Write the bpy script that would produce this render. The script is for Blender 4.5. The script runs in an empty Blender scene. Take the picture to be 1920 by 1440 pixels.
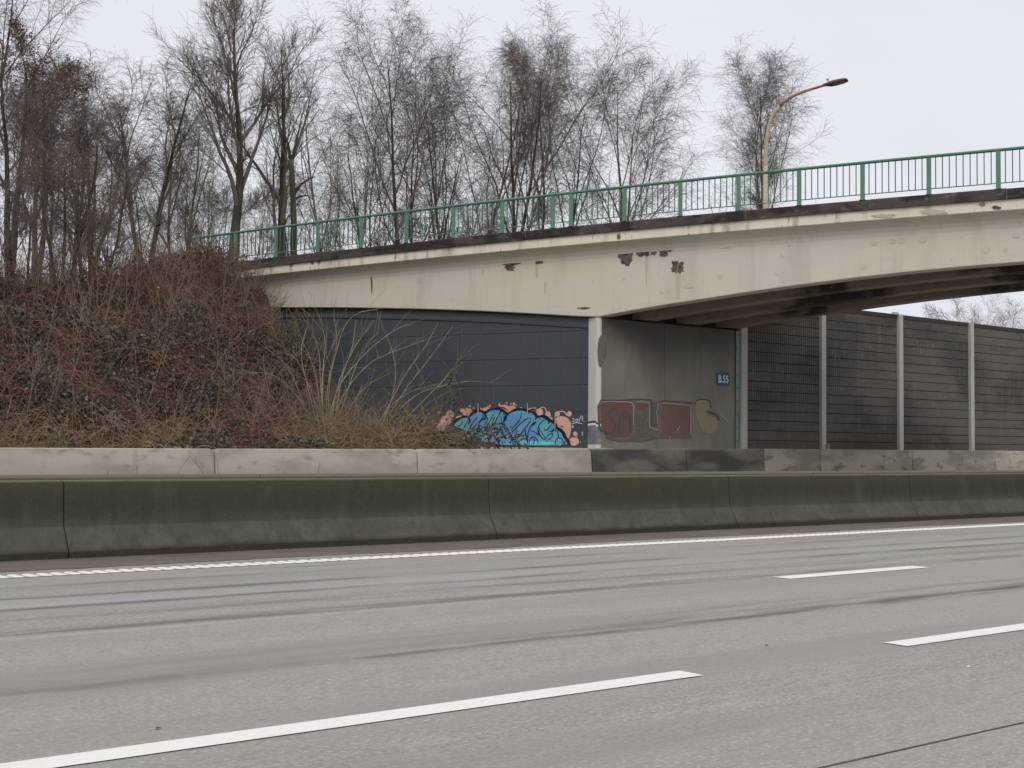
import bpy, math, random
import numpy as np
from mathutils import Matrix, Vector
rng = np.random.default_rng(7)
random.seed(7)
SC = bpy.context.scene
COL = SC.collection

# ------------------------------------------------------------------ camera
# world: x along the motorway (to the right), y away from the viewer, z up
CF, CP, CY, CR, CH = 2500.0, 0.047992, 0.673934, 0.009794, 1.2   # focal (px of 1920), pitch, yaw, roll, height
_F = np.array([math.sin(CY)*math.cos(CP), math.cos(CY)*math.cos(CP), math.sin(CP)])
_R0 = np.array([math.cos(CY), -math.sin(CY), 0.0]); _U0 = np.cross(_R0, _F)
_R = _R0*math.cos(CR) + _U0*math.sin(CR); _U = np.cross(_R, _F)
cam_data = bpy.data.cameras.new('camera'); cam = bpy.data.objects.new('camera', cam_data); COL.objects.link(cam)
cam.matrix_world = Matrix(((_R[0], _U[0], -_F[0], 0), (_R[1], _U[1], -_F[1], 0), (_R[2], _U[2], -_F[2], CH), (0, 0, 0, 1)))
cam_data.sensor_width = 36; cam_data.lens = 36*CF/1920; cam_data.clip_start = 0.1; cam_data.clip_end = 6000
SC.camera = cam
SC.render.resolution_x, SC.render.resolution_y = 1024, 768

# ------------------------------------------------------------------ sky and sun (overcast winter day)
SUN_EL, SUN_AZ = math.radians(40), math.radians(222)     # azimuth measured from +y towards +x
world = bpy.data.worlds.new('World'); SC.world = world; world.use_nodes = True
wn, wl = world.node_tree.nodes, world.node_tree.links
wn.clear()
sky = wn.new('ShaderNodeTexSky'); sky.sky_type = 'NISHITA'; sky.sun_disc = False
sky.sun_elevation = SUN_EL; sky.sun_rotation = SUN_AZ; sky.dust_density = 4.0; sky.air_density = 1.0
hs = wn.new('ShaderNodeHueSaturation'); hs.inputs['Saturation'].default_value = 0.25
wl.new(sky.outputs[0], hs.inputs['Color'])
tc = wn.new('ShaderNodeTexCoord'); mp = wn.new('ShaderNodeMapping'); mp.inputs['Scale'].default_value = (1.5, 1.5, 4.0)
wl.new(tc.outputs['Generated'], mp.inputs['Vector'])
cn = wn.new('ShaderNodeTexNoise'); cn.inputs['Scale'].default_value = 2.2; cn.inputs['Detail'].default_value = 5
wl.new(mp.outputs[0], cn.inputs['Vector'])
cr = wn.new('ShaderNodeValToRGB')
cr.color_ramp.elements[0].position = 0.35; cr.color_ramp.elements[0].color = (7.5, 7.7, 8.3, 1)
cr.color_ramp.elements[1].position = 0.65; cr.color_ramp.elements[1].color = (8.0, 8.17, 8.72, 1)
wl.new(cn.outputs[0], cr.inputs[0])
mx = wn.new('ShaderNodeMix'); mx.data_type = 'RGBA'; mx.inputs[0].default_value = 0.94
wl.new(hs.outputs[0], mx.inputs[6]); wl.new(cr.outputs[0], mx.inputs[7])
bg = wn.new('ShaderNodeBackground'); bg.inputs['Strength'].default_value = 0.1
wl.new(mx.outputs[2], bg.inputs['Color'])
wo = wn.new('ShaderNodeOutputWorld'); wl.new(bg.outputs[0], wo.inputs['Surface'])
sl = bpy.data.lights.new('sun', 'SUN'); sl.energy = 1.0; sl.angle = math.radians(40); sl.color = (1.0, 0.93, 0.82)
sun = bpy.data.objects.new('sun', sl); COL.objects.link(sun)
sdir = Vector((math.sin(SUN_AZ)*math.cos(SUN_EL), math.cos(SUN_AZ)*math.cos(SUN_EL), math.sin(SUN_EL)))
sun.rotation_euler = sdir.to_track_quat('Z', 'Y').to_euler()
SC.view_settings.view_transform = 'Standard'; SC.view_settings.look = 'None'
SC.view_settings.gamma = 1; SC.view_settings.exposure = 0.1; SC.view_settings.use_curve_mapping = False

# ------------------------------------------------------------------ helpers
def ray(px, py): return _F + _R*(px-960)/CF - _U*(py-720)/CF
def at_y(px, py, Y):
    d = ray(px, py); P = d*(Y/d[1]); P[2] += CH; return P
def at_z(px, py, Z):
    d = ray(px, py); P = d*((Z-CH)/d[2]); P[2] += CH; return P
# bridge frame: s along the bridge (away from the viewer), w across it (away), origin at a railing post
BX, BY, BPHI = 30.1699, 18.3189, 1.983
BD = np.array([math.cos(BPHI), math.sin(BPHI)]); BN = np.array([math.sin(BPHI), -math.cos(BPHI)])
def B(s, w, z): return (BX+BD[0]*s+BN[0]*w, BY+BD[1]*s+BN[1]*w, z)
def sw(x, y): return ((x-BX)*BD[0]+(y-BY)*BD[1], (x-BX)*BN[0]+(y-BY)*BN[1])
def at_w(px, py, w):
    d = ray(px, py); t = (BX*BN[0]+BY*BN[1]+w)/(d[0]*BN[0]+d[1]*BN[1]); P = d*t; P[2] += CH
    return P
def at_w_sz(px, py, w):
    P = at_w(px, py, w); return sw(P[0], P[1])[0], P[2]
def zk(s): return 7.8038 - 0.0022*s - 0.0007*s*s           # top of the bridge's coping
def ss(a, b, x):
    t = np.clip((np.asarray(x, float)-a)/(b-a), 0, 1); return t*t*(3-2*t)

WM = {}
def tag(o, label=None, cat=None, group=None, kind=None):
    if label: o['label'] = label
    if cat: o['category'] = cat
    if group: o['group'] = group
    if kind: o['kind'] = kind
    return o
def empty(name, loc=(0, 0, 0)):
    o = bpy.data.objects.new(name, None); o.location = loc; o.empty_display_size = 0.2; COL.objects.link(o); WM[o.name] = Vector(loc); return o
def link(name, me, parent=None, loc=None):
    """coordinates are world coordinates even under a parent (parents are only ever translated)"""
    o = bpy.data.objects.new(name, me); COL.objects.link(o)
    if loc is not None: o.location = loc
    WM[o.name] = Vector(loc) if loc is not None else Vector((0, 0, 0))
    if parent:
        o.parent = parent; o.matrix_parent_inverse = Matrix.Translation(-WM[parent.name])
    return o
def npmesh(name, V, Fq, mat, smooth=False):
    """V (n,3), Fq (m,k) arrays -> mesh"""
    me = bpy.data.meshes.new(name); V = np.asarray(V, np.float32); Fq = np.asarray(Fq, np.int32)
    k = Fq.shape[1]; m = len(Fq)
    me.vertices.add(len(V)); me.vertices.foreach_set('co', V.ravel())
    me.loops.add(m*k); me.loops.foreach_set('vertex_index', Fq.ravel())
    me.polygons.add(m); me.polygons.foreach_set('loop_start', np.arange(0, m*k, k, dtype=np.int32))
    me.polygons.foreach_set('loop_total', np.full(m, k, np.int32))
    if smooth: me.polygons.foreach_set('use_smooth', np.ones(m, bool))
    me.update(calc_edges=True); me.materials.append(mat); return me

class MB:
    def __init__(self): self.v = []; self.f = []
    def add(self, vs, fs):
        n = len(self.v); self.v += [tuple(map(float, p)) for p in vs]; self.f += [tuple(i+n for i in f) for f in fs]; return self
    def box(self, x0, x1, y0, y1, z0, z1):
        v = [(x, y, z) for z in (z0, z1) for (x, y) in ((x0, y0), (x1, y0), (x1, y1), (x0, y1))]
        return self.add(v, [(3, 2, 1, 0), (4, 5, 6, 7), (0, 1, 5, 4), (1, 2, 6, 5), (2, 3, 7, 6), (3, 0, 4, 7)])
    def boxf(self, fn, a0, a1, b0, b1, z0, z1):
        v = [fn(a, b, z) for z in (z0, z1) for (a, b) in ((a0, b0), (a1, b0), (a1, b1), (a0, b1))]
        return self.add(v, [(3, 2, 1, 0), (4, 5, 6, 7), (0, 1, 5, 4), (1, 2, 6, 5), (2, 3, 7, 6), (3, 0, 4, 7)])
    def loft(self, rings, caps=True):
        k = len(rings[0]); vs = [p for r in rings for p in r]; fs = []
        for i in range(len(rings)-1):
            for j in range(k):
                a, b = i*k+j, i*k+(j+1) % k; fs.append((a, b, b+k, a+k))
        if caps: fs.append(tuple(range(k))[::-1]); fs.append(tuple((len(rings)-1)*k+j for j in range(k)))
        return self.add(vs, fs)
    def tube(self, pts, rad, k=8):
        pts = [np.asarray(p, float) for p in pts]; n = len(pts); rings = []
        rad = rad if hasattr(rad, '__len__') else [rad]*n
        for i in range(n):
            t = pts[min(i+1, n-1)]-pts[max(i-1, 0)]; t /= np.linalg.norm(t)+1e-9
            a = np.cross(t, (0.13, 0.9, 0.37)) if abs(t[1]) < .9 else np.cross(t, (1, 0, 0)); a /= np.linalg.norm(a); b = np.cross(t, a)
            rings.append([pts[i]+rad[i]*(math.cos(q)*a+math.sin(q)*b) for q in np.arange(k)*2*math.pi/k])
        return self.loft(rings)
    def mesh(self, name, mat, smooth=False, fix=True):
        me = bpy.data.meshes.new(name); me.from_pydata(self.v, [], self.f); me.materials.append(mat)
        if fix:
            import bmesh
            bm = bmesh.new(); bm.from_mesh(me); bmesh.ops.recalc_face_normals(bm, faces=bm.faces); bm.to_mesh(me); bm.free()
        if smooth: me.polygons.foreach_set('use_smooth', [True]*len(me.polygons))
        me.update(); return me
    def build(self, name, mat, parent=None, smooth=False, loc=None):
        return link(name, self.mesh(name, mat, smooth), parent, loc)

# ------------------------------------------------------------------ materials
def material(name, base, layers=(), rough=0.9, bump=None, metallic=0.0, spec=0.3, coord='pos'):
    """layers: ('n',(sx,sy,sz),detail,lo,hi,color,fac) noise mix | ('z',lo,hi,amp,scale,color,fac) height mix with a ragged edge"""
    m = bpy.data.materials.new(name); m.use_nodes = True; N, L = m.node_tree.nodes, m.node_tree.links
    bs = N['Principled BSDF']; bs.inputs['Roughness'].default_value = rough; bs.inputs['Metallic'].default_value = metallic
    bs.inputs['Specular IOR Level'].default_value = spec
    if coord == 'pos':
        g = N.new('ShaderNodeNewGeometry'); P = g.outputs['Position']
    else:
        g = N.new('ShaderNodeTexCoord'); P = g.outputs['Object']
    def noise(sc, det, rough_=0.55):
        mpn = N.new('ShaderNodeMapping'); mpn.inputs['Scale'].default_value = sc; L.new(P, mpn.inputs['Vector'])
        mpn.inputs['Location'].default_value = (random.uniform(-50, 50), random.uniform(-50, 50), random.uniform(-50, 50))
        n = N.new('ShaderNodeTexNoise'); n.inputs['Scale'].default_value = 1.0; n.inputs['Detail'].default_value = det
        n.inputs['Roughness'].default_value = rough_
        L.new(mpn.outputs[0], n.inputs['Vector']); return n.outputs[0]
    def mrange(v, a, b, c=0.0, d=1.0, smooth=True):
        r = N.new('ShaderNodeMapRange'); r.interpolation_type = 'SMOOTHSTEP' if smooth else 'LINEAR'
        L.new(v, r.inputs['Value']); r.inputs['From Min'].default_value = a; r.inputs['From Max'].default_value = b
        r.inputs['To Min'].default_value = c; r.inputs['To Max'].default_value = d; return r.outputs[0]
    def math_(op, a, b):
        q = N.new('ShaderNodeMath'); q.operation = op
        for i, v in enumerate((a, b)):
            if isinstance(v, (int, float)): q.inputs[i].default_value = v
            else: L.new(v, q.inputs[i])
        return q.outputs[0]
    sep = None
    def axis(i):
        nonlocal sep
        if sep is None:
            sep = N.new('ShaderNodeSeparateXYZ'); L.new(P, sep.inputs[0])
        return sep.outputs[i]
    rgb = N.new('ShaderNodeRGB'); rgb.outputs[0].default_value = (*base, 1); cur = rgb.outputs[0]
    for la in layers:
        if la[0] == 'n':
            _, sc, det, lo, hi, color, fac = la; f = mrange(noise(sc, det), lo, hi, 0, fac)
        elif la[0] == 'z':
            _, lo, hi, amp, sc, color, fac = la
            h = math_('ADD', axis(2), math_('MULTIPLY', math_('SUBTRACT', noise(sc, 4), 0.5), amp)); f = mrange(h, lo, hi, 0, fac)
        elif la[0] == 'y':      # bands along the road: [(y, half width, strength)], broken up along x
            _, bands, amp, sc, brk, blo, bhi, color, fac = la
            yy = math_('ADD', axis(1), math_('MULTIPLY', math_('SUBTRACT', noise(sc, 3), 0.5), amp)); tot = None
            for (yc, hw, st) in bands:
                d = math_('ABSOLUTE', math_('SUBTRACT', yy, yc), 0); q = mrange(d, 0, hw, st, 0.0)
                tot = q if tot is None else math_('MAXIMUM', tot, q)
            f = math_('MULTIPLY', math_('MULTIPLY', tot, mrange(noise(brk, 3), blo, bhi)), fac)
        elif la[0] == 'xg':     # periodic narrow lines across x
            _, period, hw, amp, sc, brk, blo, bhi, color, fac = la
            xx = math_('ADD', axis(0), math_('MULTIPLY', math_('SUBTRACT', noise(sc, 3), 0.5), amp))
            pp = math_('PINGPONG', xx, period/2); q = mrange(pp, 0, hw, 1, 0)
            f = math_('MULTIPLY', math_('MULTIPLY', q, mrange(noise(brk, 3), blo, bhi)), fac)
        mixn = N.new('ShaderNodeMix'); mixn.data_type = 'RGBA'
        L.new(f, mixn.inputs[0]); L.new(cur, mixn.inputs[6]); mixn.inputs[7].default_value = (*color, 1); cur = mixn.outputs[2]
    L.new(cur, bs.inputs['Base Color'])
    if bump:
        bn = N.new('ShaderNodeBump'); bn.inputs['Strength'].default_value = bump[1]; bn.inputs['Distance'].default_value = bump[2]
        L.new(noise(bump[0], 6, 0.65), bn.inputs['Height']); L.new(bn.outputs[0], bs.inputs['Normal'])
    return m

M = {}
M['road'] = material('road_concrete', (.385, .358, .315), [
    ('n', (.12, 2.2, 1), 4, .35, .7, (.305, .287, .262), .8),
    ('n', (.5, 14, 1), 3, .42, .72, (.27, .258, .242), .6),
    ('n', (1.2, 75, 1), 3, .48, .7, (.22, .21, .197), .55),
    ('n', (2.5, 9, 1), 5, .5, .75, (.47, .435, .38), .45),
    ('n', (40, 58, 1), 3, .5, .62, (.16, .15, .137), .58), ('n', (.03, .75, 1), 2, .42, .6, (.33, .31, .28), .6), ('n', (9, 22, 1), 4, .52, .66, (.24, .226, .208), .5),
    ('n', (36, 52, 1), 3, .54, .65, (.6, .56, .5), .48),
    ('y', [(6.55, .2, 1), (6.62, .36, .55), (7.0, .14, .4)], .22, (1.1, 1.8, 1), (.75, 5.5, 1), .3, .62, (.085, .073, .053), .95), ('n', (.09, 1.1, 1), 3, .5, .64, (.27, .255, .235), .6),
    ('y', [(8.55, .22, .9), (9.15, .26, .5), (9.75, .2, 1), (10.45, .2, .9), (11.3, .14, .7), (11.75, .1, .5)], .16, (.5, .9, 1), (.5, 4.5, 1), .36, .64, (.11, .096, .075), .95),
    ('y', [(8.35, .05, 1), (9.95, .05, .9), (10.0, .25, .4)], .06, (.2, .5, 1), (.1, 1, 1), .3, .6, (.41, .435, .47), .8),  # bluish sheen lines along the lanes, put into the colour
    ('xg', 3.1, .05, .5, (.8, 1.1, 1), (.7, 1.3, 1), .5, .66, (.5, .47, .425), .22),
], rough=.6, spec=.45, bump=((55, 70, 70), .5, .006))
M['asphalt_far'] = material('far_road_concrete', (.3, .29, .275), [('n', (.2, 4, 1), 4, .4, .7, (.2, .195, .185), .7)], rough=.9)
M['dirt'] = material('gutter_dirt', (.165, .14, .115), [('n', (1.2, 5, 1), 5, .4, .7, (.1, .085, .07), .8), ('n', (60, 60, 60), 3, .5, .75, (.3, .27, .23), .5)], bump=((45, 45, 45), .6, .01))
M['soil'] = material('soil', (.035, .025, .018), [('n', (3, 3, 3), 5, .4, .65, (.085, .06, .037), .9), ('n', (25, 25, 25), 4, .5, .7, (.03, .022, .015), .8)], rough=1, bump=((12, 12, 12), .8, .05))
M['grass_ground'] = material('verge_ground', (.06, .07, .03), [('n', (.3, .3, .3), 5, .4, .65, (.09, .075, .04), .9)], rough=1)
M['paint_white'] = material('road_paint', (.86, .845, .80), [('n', (25, 70, 1), 4, .56, .8, (.5, .49, .47), .5), ('n', (1.5, 6, 1), 4, .5, .8, (.66, .65, .63), .6)], rough=.7, bump=((60, 60, 60), .3, .003))
M['paint_worn'] = material('worn_road_paint', (.52, .495, .45), [('n', (10, 30, 1), 4, .45, .75, (.36, .34, .31), .7)], rough=.8)
M['tar'] = material('joint_seal', (.07, .066, .062), [('n', (2, 30, 1), 3, .5, .7, (.16, .15, .14), .5)], rough=.8)
M['moss_barrier'] = material('mossy_concrete', (.1, .101, .082), [
    ('n', (2.2, 2.2, 2.2), 5, .4, .65, (.076, .079, .06), .85), ('n', (5, 5, .5), 4, .5, .7, (.075, .077, .06), .5),
    ('z', .26, .52, .08, (1.5, 1.5, 1.5), (.042, .043, .029), .9),
    ('n', (14, 14, 9), 6, .45, .62, (.06, .062, .04), .4), ('n', (6, 6, 1.1), 5, .52, .66, (.03, .031, .022), .3), ('n', (2.4, 2.4, .5), 5, .58, .7, (.095, .09, .06), .45),
    ('n', (1.3, 1.3, .8), 4, .5, .68, (.055, .059, .031), .45),
    ('z', .6, .8, .15, (5, 5, 2), (.066, .069, .034), .6), ('z', .79, .813, .02, (3, 3, 3), (.2, .19, .13), .75),  # last layer: sky light on the top edge, put into the colour
    ('n', (.9, .9, .12), 3, .7, .78, (.15, .14, .1), .45),
    ('z', .13, .06, .12, (1.0, 1, 1), (.032, .028, .022), .85),
    ('n', (45, 45, 45), 4, .6, .75, (.16, .155, .12), .35)], rough=.95, bump=((30, 30, 26), .8, .014))
M['far_barrier'] = material('weathered_barrier_concrete', (.455, .415, .345), [
    ('n', (.7, 1, 1.6), 4, .42, .66, (.32, .295, .24), .9), ('n', (2.5, 2, 5), 5, .54, .7, (.2, .185, .145), .6),
    ('n', (3, 3, .7), 4, .6, .75, (.27, .26, .19), .5), ('n', (30, 30, 30), 3, .55, .75, (.3, .28, .24), .4),
    ('z', .95, .5, .3, (2, 2, 2), (.28, .26, .2), .5)], rough=.92, bump=((30, 30, 30), .3, .006))
M['grimy_barrier'] = material('grimy_barrier_concrete', (.36, .325, .265), [
    ('n', (.6, 1, 1.6), 4, .4, .64, (.2, .185, .155), .9), ('n', (1.6, 1.6, 3), 5, .54, .68, (.1, .095, .085), .8), ('n', (30, 30, 30), 3, .55, .75, (.25, .23, .2), .4),
    ('z', 1.1, 1.25, .15, (2, 2, 2), (.27, .26, .17), .4)], rough=.92, bump=((30, 30, 30), .3, .006))
M['sooty_shaded_barrier'] = material('sooty_shaded_barrier_concrete', (.16, .148, .128), [  # soot plus the shade under the bridge, both put into the colour
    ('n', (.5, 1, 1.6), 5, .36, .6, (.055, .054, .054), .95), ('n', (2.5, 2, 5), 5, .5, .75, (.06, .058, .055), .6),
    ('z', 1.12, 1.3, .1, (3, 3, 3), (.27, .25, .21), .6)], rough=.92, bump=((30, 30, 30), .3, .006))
M['bridge_paint'] = material('cream_painted_concrete', (.61, .575, .485), [
    ('n', (1.2, 1.2, .3), 5, .52, .7, (.47, .43, .35), .5),
    ('n', (3.5, 3.5, .15), 4, .55, .72, (.5, .45, .36), .5),
    ('n', (.2, .2, .4), 4, .45, .7, (.62, .53, .385), .75), ('n', (.06, .06, .1), 2, .45, .6, (.62, .50, .335), .55), ('n', (2.2, 2.2, .45), 5, .55, .78, (.47, .41, .30), .5),
    ('n', (.6, .6, 9), 4, .55, .8, (.47, .425, .34), .35), ('n', (6, 6, 6), 5, .66, .76, (.3, .27, .21), .5),
    ('n', (40, 40, 40), 3, .55, .8, (.46, .42, .34), .3)], rough=.85, bump=((9, 9, 25), .25, .006))
M['edge_paint'] = material('edge_beam_paint', (.74, .68, .56), [
    ('n', (2.6, 2.6, .25), 5, .52, .68, (.3, .27, .2), .75), ('n', (.9, .9, 1.5), 4, .5, .7, (.56, .5, .38), .7),
    ('n', (9, 9, 2.2), 5, .62, .72, (.13, .115, .09), .75)], rough=.85, bump=((14, 14, 14), .3, .008))
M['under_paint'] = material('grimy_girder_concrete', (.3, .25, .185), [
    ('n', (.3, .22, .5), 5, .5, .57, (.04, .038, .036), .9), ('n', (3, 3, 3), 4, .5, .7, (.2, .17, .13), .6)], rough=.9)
M['deck_under'] = material('dark_deck_concrete', (.09, .083, .074), [('n', (.5, .5, .5), 4, .45, .65, (.04, .038, .036), .9)], rough=.95)  # darker than the girders, so the gaps between them stand out
M['coping'] = material('dark_coping_stone', (.082, .07, .066), [
    ('n', (1.1, 1.1, 2), 5, .42, .6, (.026, .025, .026), .92), ('n', (3, 3, 8), 5, .56, .7, (.17, .155, .14), .6),
    ('n', (.5, .5, .5), 3, .56, .72, (.09, .064, .058), .5), ('n', (9, 9, 5), 5, .6, .7, (.03, .028, .028), .8)], rough=.9, bump=((16, 16, 16), .5, .015))
M['grey_mortar'] = material('coping_joint_mortar', (.3, .29, .27))
M['green_paint'] = material('green_rail_paint', (.1, .23, .15), [
    ('n', (2, 2, 2), 4, .5, .75, (.13, .28, .2), .6), ('n', (14, 14, 14), 4, .62, .75, (.03, .12, .07), .6)], rough=.5, spec=.4)
M['green_bar'] = material('green_baluster_paint', (.065, .145, .105), [('n', (6, 6, 6), 4, .5, .75, (.11, .2, .16), .5)], rough=.55)
M['rust'] = material('rust_stain', (.2, .085, .035), [('n', (8, 8, 4), 4, .5, .7, (.4, .3, .2), .6)])
M['patch_dark'] = material('dark_repair_mortar', (.13, .122, .102), [('n', (6, 6, 6), 5, .42, .62, (.05, .047, .042), .9), ('n', (9, 9, 3), 4, .56, .7, (.3, .27, .21), .7)], rough=1, bump=((30, 30, 30), .7, .015))
M['patch_pale'] = material('pale_repair_mortar', (.57, .515, .41), [('n', (7, 7, 7), 4, .5, .66, (.43, .385, .31), .8)], rough=.95)
M['stain'] = material('water_stain', (.5, .45, .355), [('n', (9, 9, 1), 4, .45, .7, (.5, .45, .35), .8)], rough=.9)
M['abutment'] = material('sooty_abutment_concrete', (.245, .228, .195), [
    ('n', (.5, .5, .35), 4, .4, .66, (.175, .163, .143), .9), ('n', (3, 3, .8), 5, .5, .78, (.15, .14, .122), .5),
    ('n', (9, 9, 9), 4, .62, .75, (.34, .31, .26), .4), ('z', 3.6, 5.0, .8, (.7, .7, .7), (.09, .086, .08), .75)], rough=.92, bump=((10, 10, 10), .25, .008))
M['soot'] = material('soot_smear', (.16, .147, .125), [('n', (4, 4, 2), 4, .45, .65, (.125, .115, .1), .8)])
M['pillar'] = material('white_painted_column', (.58, .565, .52), [
    ('n', (3, 3, .5), 4, .5, .75, (.52, .5, .45), .6), ('n', (8, 8, 3), 4, .66, .75, (.3, .28, .25), .5)], rough=.8)
M['pillar_band'] = material('grey_painted_band', (.17, .185, .205), [('n', (5, 5, 5), 4, .45, .65, (.26, .28, .3), .8)], rough=.8)
M['clad'] = material('anthracite_panel', (.066, .075, .085), [
    ('n', (.4, .4, .3), 4, .4, .65, (.054, .062, .072), .8), ('n', (2, 2, .4), 4, .55, .75, (.075, .083, .09), .4)], rough=.7)
M['clad_joint'] = material('panel_joint', (.1, .11, .12), rough=.8)
M['plinth'] = material('plinth_concrete', (.52, .49, .42), [('n', (2, 2, 3), 4, .5, .7, (.36, .33, .28), .7)])
M['noise_plank'] = material('dark_ribbed_plank', (.135, .124, .112), [
    ('n', (.3, .3, .45), 4, .4, .65, (.07, .066, .063), .9), ('n', (4, 4, .5), 4, .55, .75, (.19, .178, .16), .35),
    ('n', (16, 16, 2.5), 4, .6, .74, (.28, .26, .23), .5), ('n', (.5, .5, 3.3), 2, .5, .7, (.1, .094, .086), .6)], rough=.95, bump=((30, 30, 30), .4, .01))
M['plank_cap'] = material('dark_cap', (.05, .04, .038), rough=.8)
M['noise_post'] = material('grey_concrete_post', (.46, .45, .42), [('n', (5, 5, .6), 4, .5, .72, (.34, .33, .3), .7), ('n', (20, 20, 20), 3, .6, .75, (.55, .54, .5), .4)], rough=.8)
M['steel'] = material('galvanised_steel', (.3, .31, .315), [('n', (6, 6, .8), 4, .45, .7, (.2, .205, .21), .8)], rough=.55, metallic=.3)
M['black'] = material('black_gap', (.015, .015, .015))
M['bark_dark'] = material('dark_bark', (.055, .047, .04), [('n', (4, 4, 1.2), 5, .48, .68, (.11, .1, .07), .8)], rough=1, bump=((18, 18, 4), .8, .03))
M['bark_birch'] = material('birch_bark', (.2, .17, .14), [('n', (2, 2, 1.5), 5, .45, .6, (.05, .042, .034), .9), ('n', (3, 3, 5), 4, .6, .7, (.26, .24, .21), .7)], rough=1)
M['twig'] = material('grey_brown_twigs', (.155, .124, .108), [('n', (.7, .7, .7), 3, .4, .65, (.19, .146, .12), .8)], rough=1)
M['twig_red'] = material('red_brown_twigs', (.165, .13, .12), [('n', (.7, .7, .7), 3, .4, .65, (.18, .14, .125), .8)], rough=1)
M['twig_moss'] = material('olive_twigs', (.165, .15, .108), [('n', (1, 1, 1), 3, .4, .65, (.15, .125, .1), .8)], rough=1)
M['cane'] = material('bramble_canes', (.235, .12, .085), [('n', (.35, .35, .5), 4, .45, .62, (.31, .19, .11), .9), ('n', (.5, .5, .5), 4, .5, .62, (.18, .085, .078), .85), ('n', (3, 3, 3), 3, .58, .72, (.36, .25, .18), .5)], rough=.95)
M['cane_dry'] = material('dry_canes', (.36, .26, .155), [('n', (1.2, 1.2, 1.2), 4, .4, .65, (.24, .165, .1), .9)], rough=.95)
M['whip'] = material('whip_stems', (.16, .125, .1), [('n', (.5, .5, .5), 4, .4, .62, (.27, .22, .16), .9)], rough=.95)
M['pale_stem'] = material('pale_shrub_stems', (.33, .285, .2), [('n', (3, 3, 3), 3, .4, .65, (.22, .18, .12), .8)], rough=.95)
M['leaf_bramble'] = material('bramble_leaves', (.13, .16, .075), [('n', (.7, .7, .7), 4, .42, .52, (.18, .09, .075), .95), ('n', (1.6, 1.6, 1.6), 4, .56, .62, (.2, .26, .12), .85), ('n', (9, 9, 9), 3, .52, .62, (.4, .38, .33), .75), ('n', (5, 5, 5), 3, .3, .42, (.05, .045, .035), .8)], rough=.5, spec=.5)  # pale specks are leaf highlights put into the colour
M['leaf_ivy'] = material('ivy_leaves', (.035, .055, .022), [('n', (8, 8, 8), 3, .45, .65, (.085, .115, .05), .8), ('n', (14, 14, 14), 3, .62, .7, (.12, .12, .08), .8)], rough=.45, spec=.5)
M['leaf_dead'] = material('dead_brown_leaves', (.17, .1, .08), [('n', (3, 3, 3), 3, .4, .65, (.11, .07, .06), .8)], rough=.9)
M['leaf_orange'] = material('orange_dead_leaves', (.26, .12, .05), [('n', (9, 9, 9), 3, .4, .65, (.14, .075, .04), .8)], rough=.9)
M['straw'] = material('straw', (.55, .43, .25), rough=.9)
M['lamp_paint'] = material('beige_lamp_paint', (.50, .42, .28), [('n', (2, 2, 1.2), 4, .5, .7, (.4, .3, .2), .8)], rough=.6)
M['lamp_arm'] = material('rusty_lamp_arm', (.30, .2, .135), [('n', (3, 3, 3), 4, .45, .65, (.42, .34, .24), .7)], rough=.65)
M['lamp_head'] = material('brown_lamp_housing', (.12, .085, .075), rough=.5)
M['sign_blue'] = material('sign_blue', (.045, .085, .26), [('n', (6, 6, 6), 3, .5, .7, (.07, .11, .28), .6)], rough=.5)
M['sign_white'] = material('sign_white', (.75, .75, .75), rough=.6)
def paint(name, c, c2=None, sc=(2, 2, 2)):
    M[name] = material(name, c, [('n', sc, 3, .4, .62, c2, .9)] if c2 else [], rough=.6)
paint('spray_salmon', (.62, .32, .26), (.68, .42, .35)); paint('spray_black', (.012, .013, .022))
paint('spray_blue', (.13, .29, .57), (.12, .42, .51), (2.2, 2.2, 1.2)); paint('spray_teal', (.13, .44, .45), (.13, .35, .53), (2.5, 2.5, 1.5))
paint('spray_cyan', (.16, .58, .7), (.1, .45, .6), (3, 3, 3)); paint('spray_white', (.8, .8, .8)); paint('spray_purple', (.1, .04, .16))
paint('spray_red', (.19, .1, .085), (.16, .1, .087), (3, 3, 3)); paint('spray_darkred', (.165, .083, .07), (.14, .095, .08), (3, 3, 3)); paint('spray_brown', (.15, .128, .108), (.125, .108, .093), (4, 4, 4))
paint('spray_fade', (.17, .15, .128), (.14, .122, .105), (4, 4, 4)); paint('spray_slate', (.11, .11, .108)); paint('spray_sand', (.28, .24, .17), (.25, .217, .165), (3, 3, 3)); paint('spray_shadow', (.085, .077, .07)); paint('spray_line', (.42, .39, .34))

# ------------------------------------------------------------------ ground, road and markings
def struct(o): o['kind'] = 'structure'; return o
def terrain(x, y):
    x = np.asarray(x, float); y = np.asarray(y, float)
    s = (x-BX)*BD[0]+(y-BY)*BD[1]; w = (x-BX)*BN[0]+(y-BY)*BN[1]
    y0 = 29.3+6.2*ss(15.5, 22.5, x); m = .60+.6*ss(16, 22, x)
    cap = 4.3+1.15*ss(12, 20, x)
    bank = np.clip((y-y0)*m, 0, cap)
    lump = (np.sin(x*1.3+1.7*np.sin(y*.9))*np.cos(y*1.7+x*.4)*.34 + np.sin(x*2.9+y*2.1)*.14 + np.sin(x*.7-y*.5+2)*.25)*np.clip((y-28.6)/2, 0, 1)
    z = .85+bank+lump*np.clip(.35+bank/4, 0, 1)
    right = ss(.2, 1.0, w)*(1-ss(23.5, 25.5, s))
    z = z*(1-right)+.5*right
    road = ss(-1.5, .3, w)*ss(24.0, 26.0, s)
    z = z*(1-road)+7.0*road
    fall = np.clip((w-7.2)*.6, 0, 5.5)*ss(23.5, 26, s)
    return z-fall*road
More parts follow.
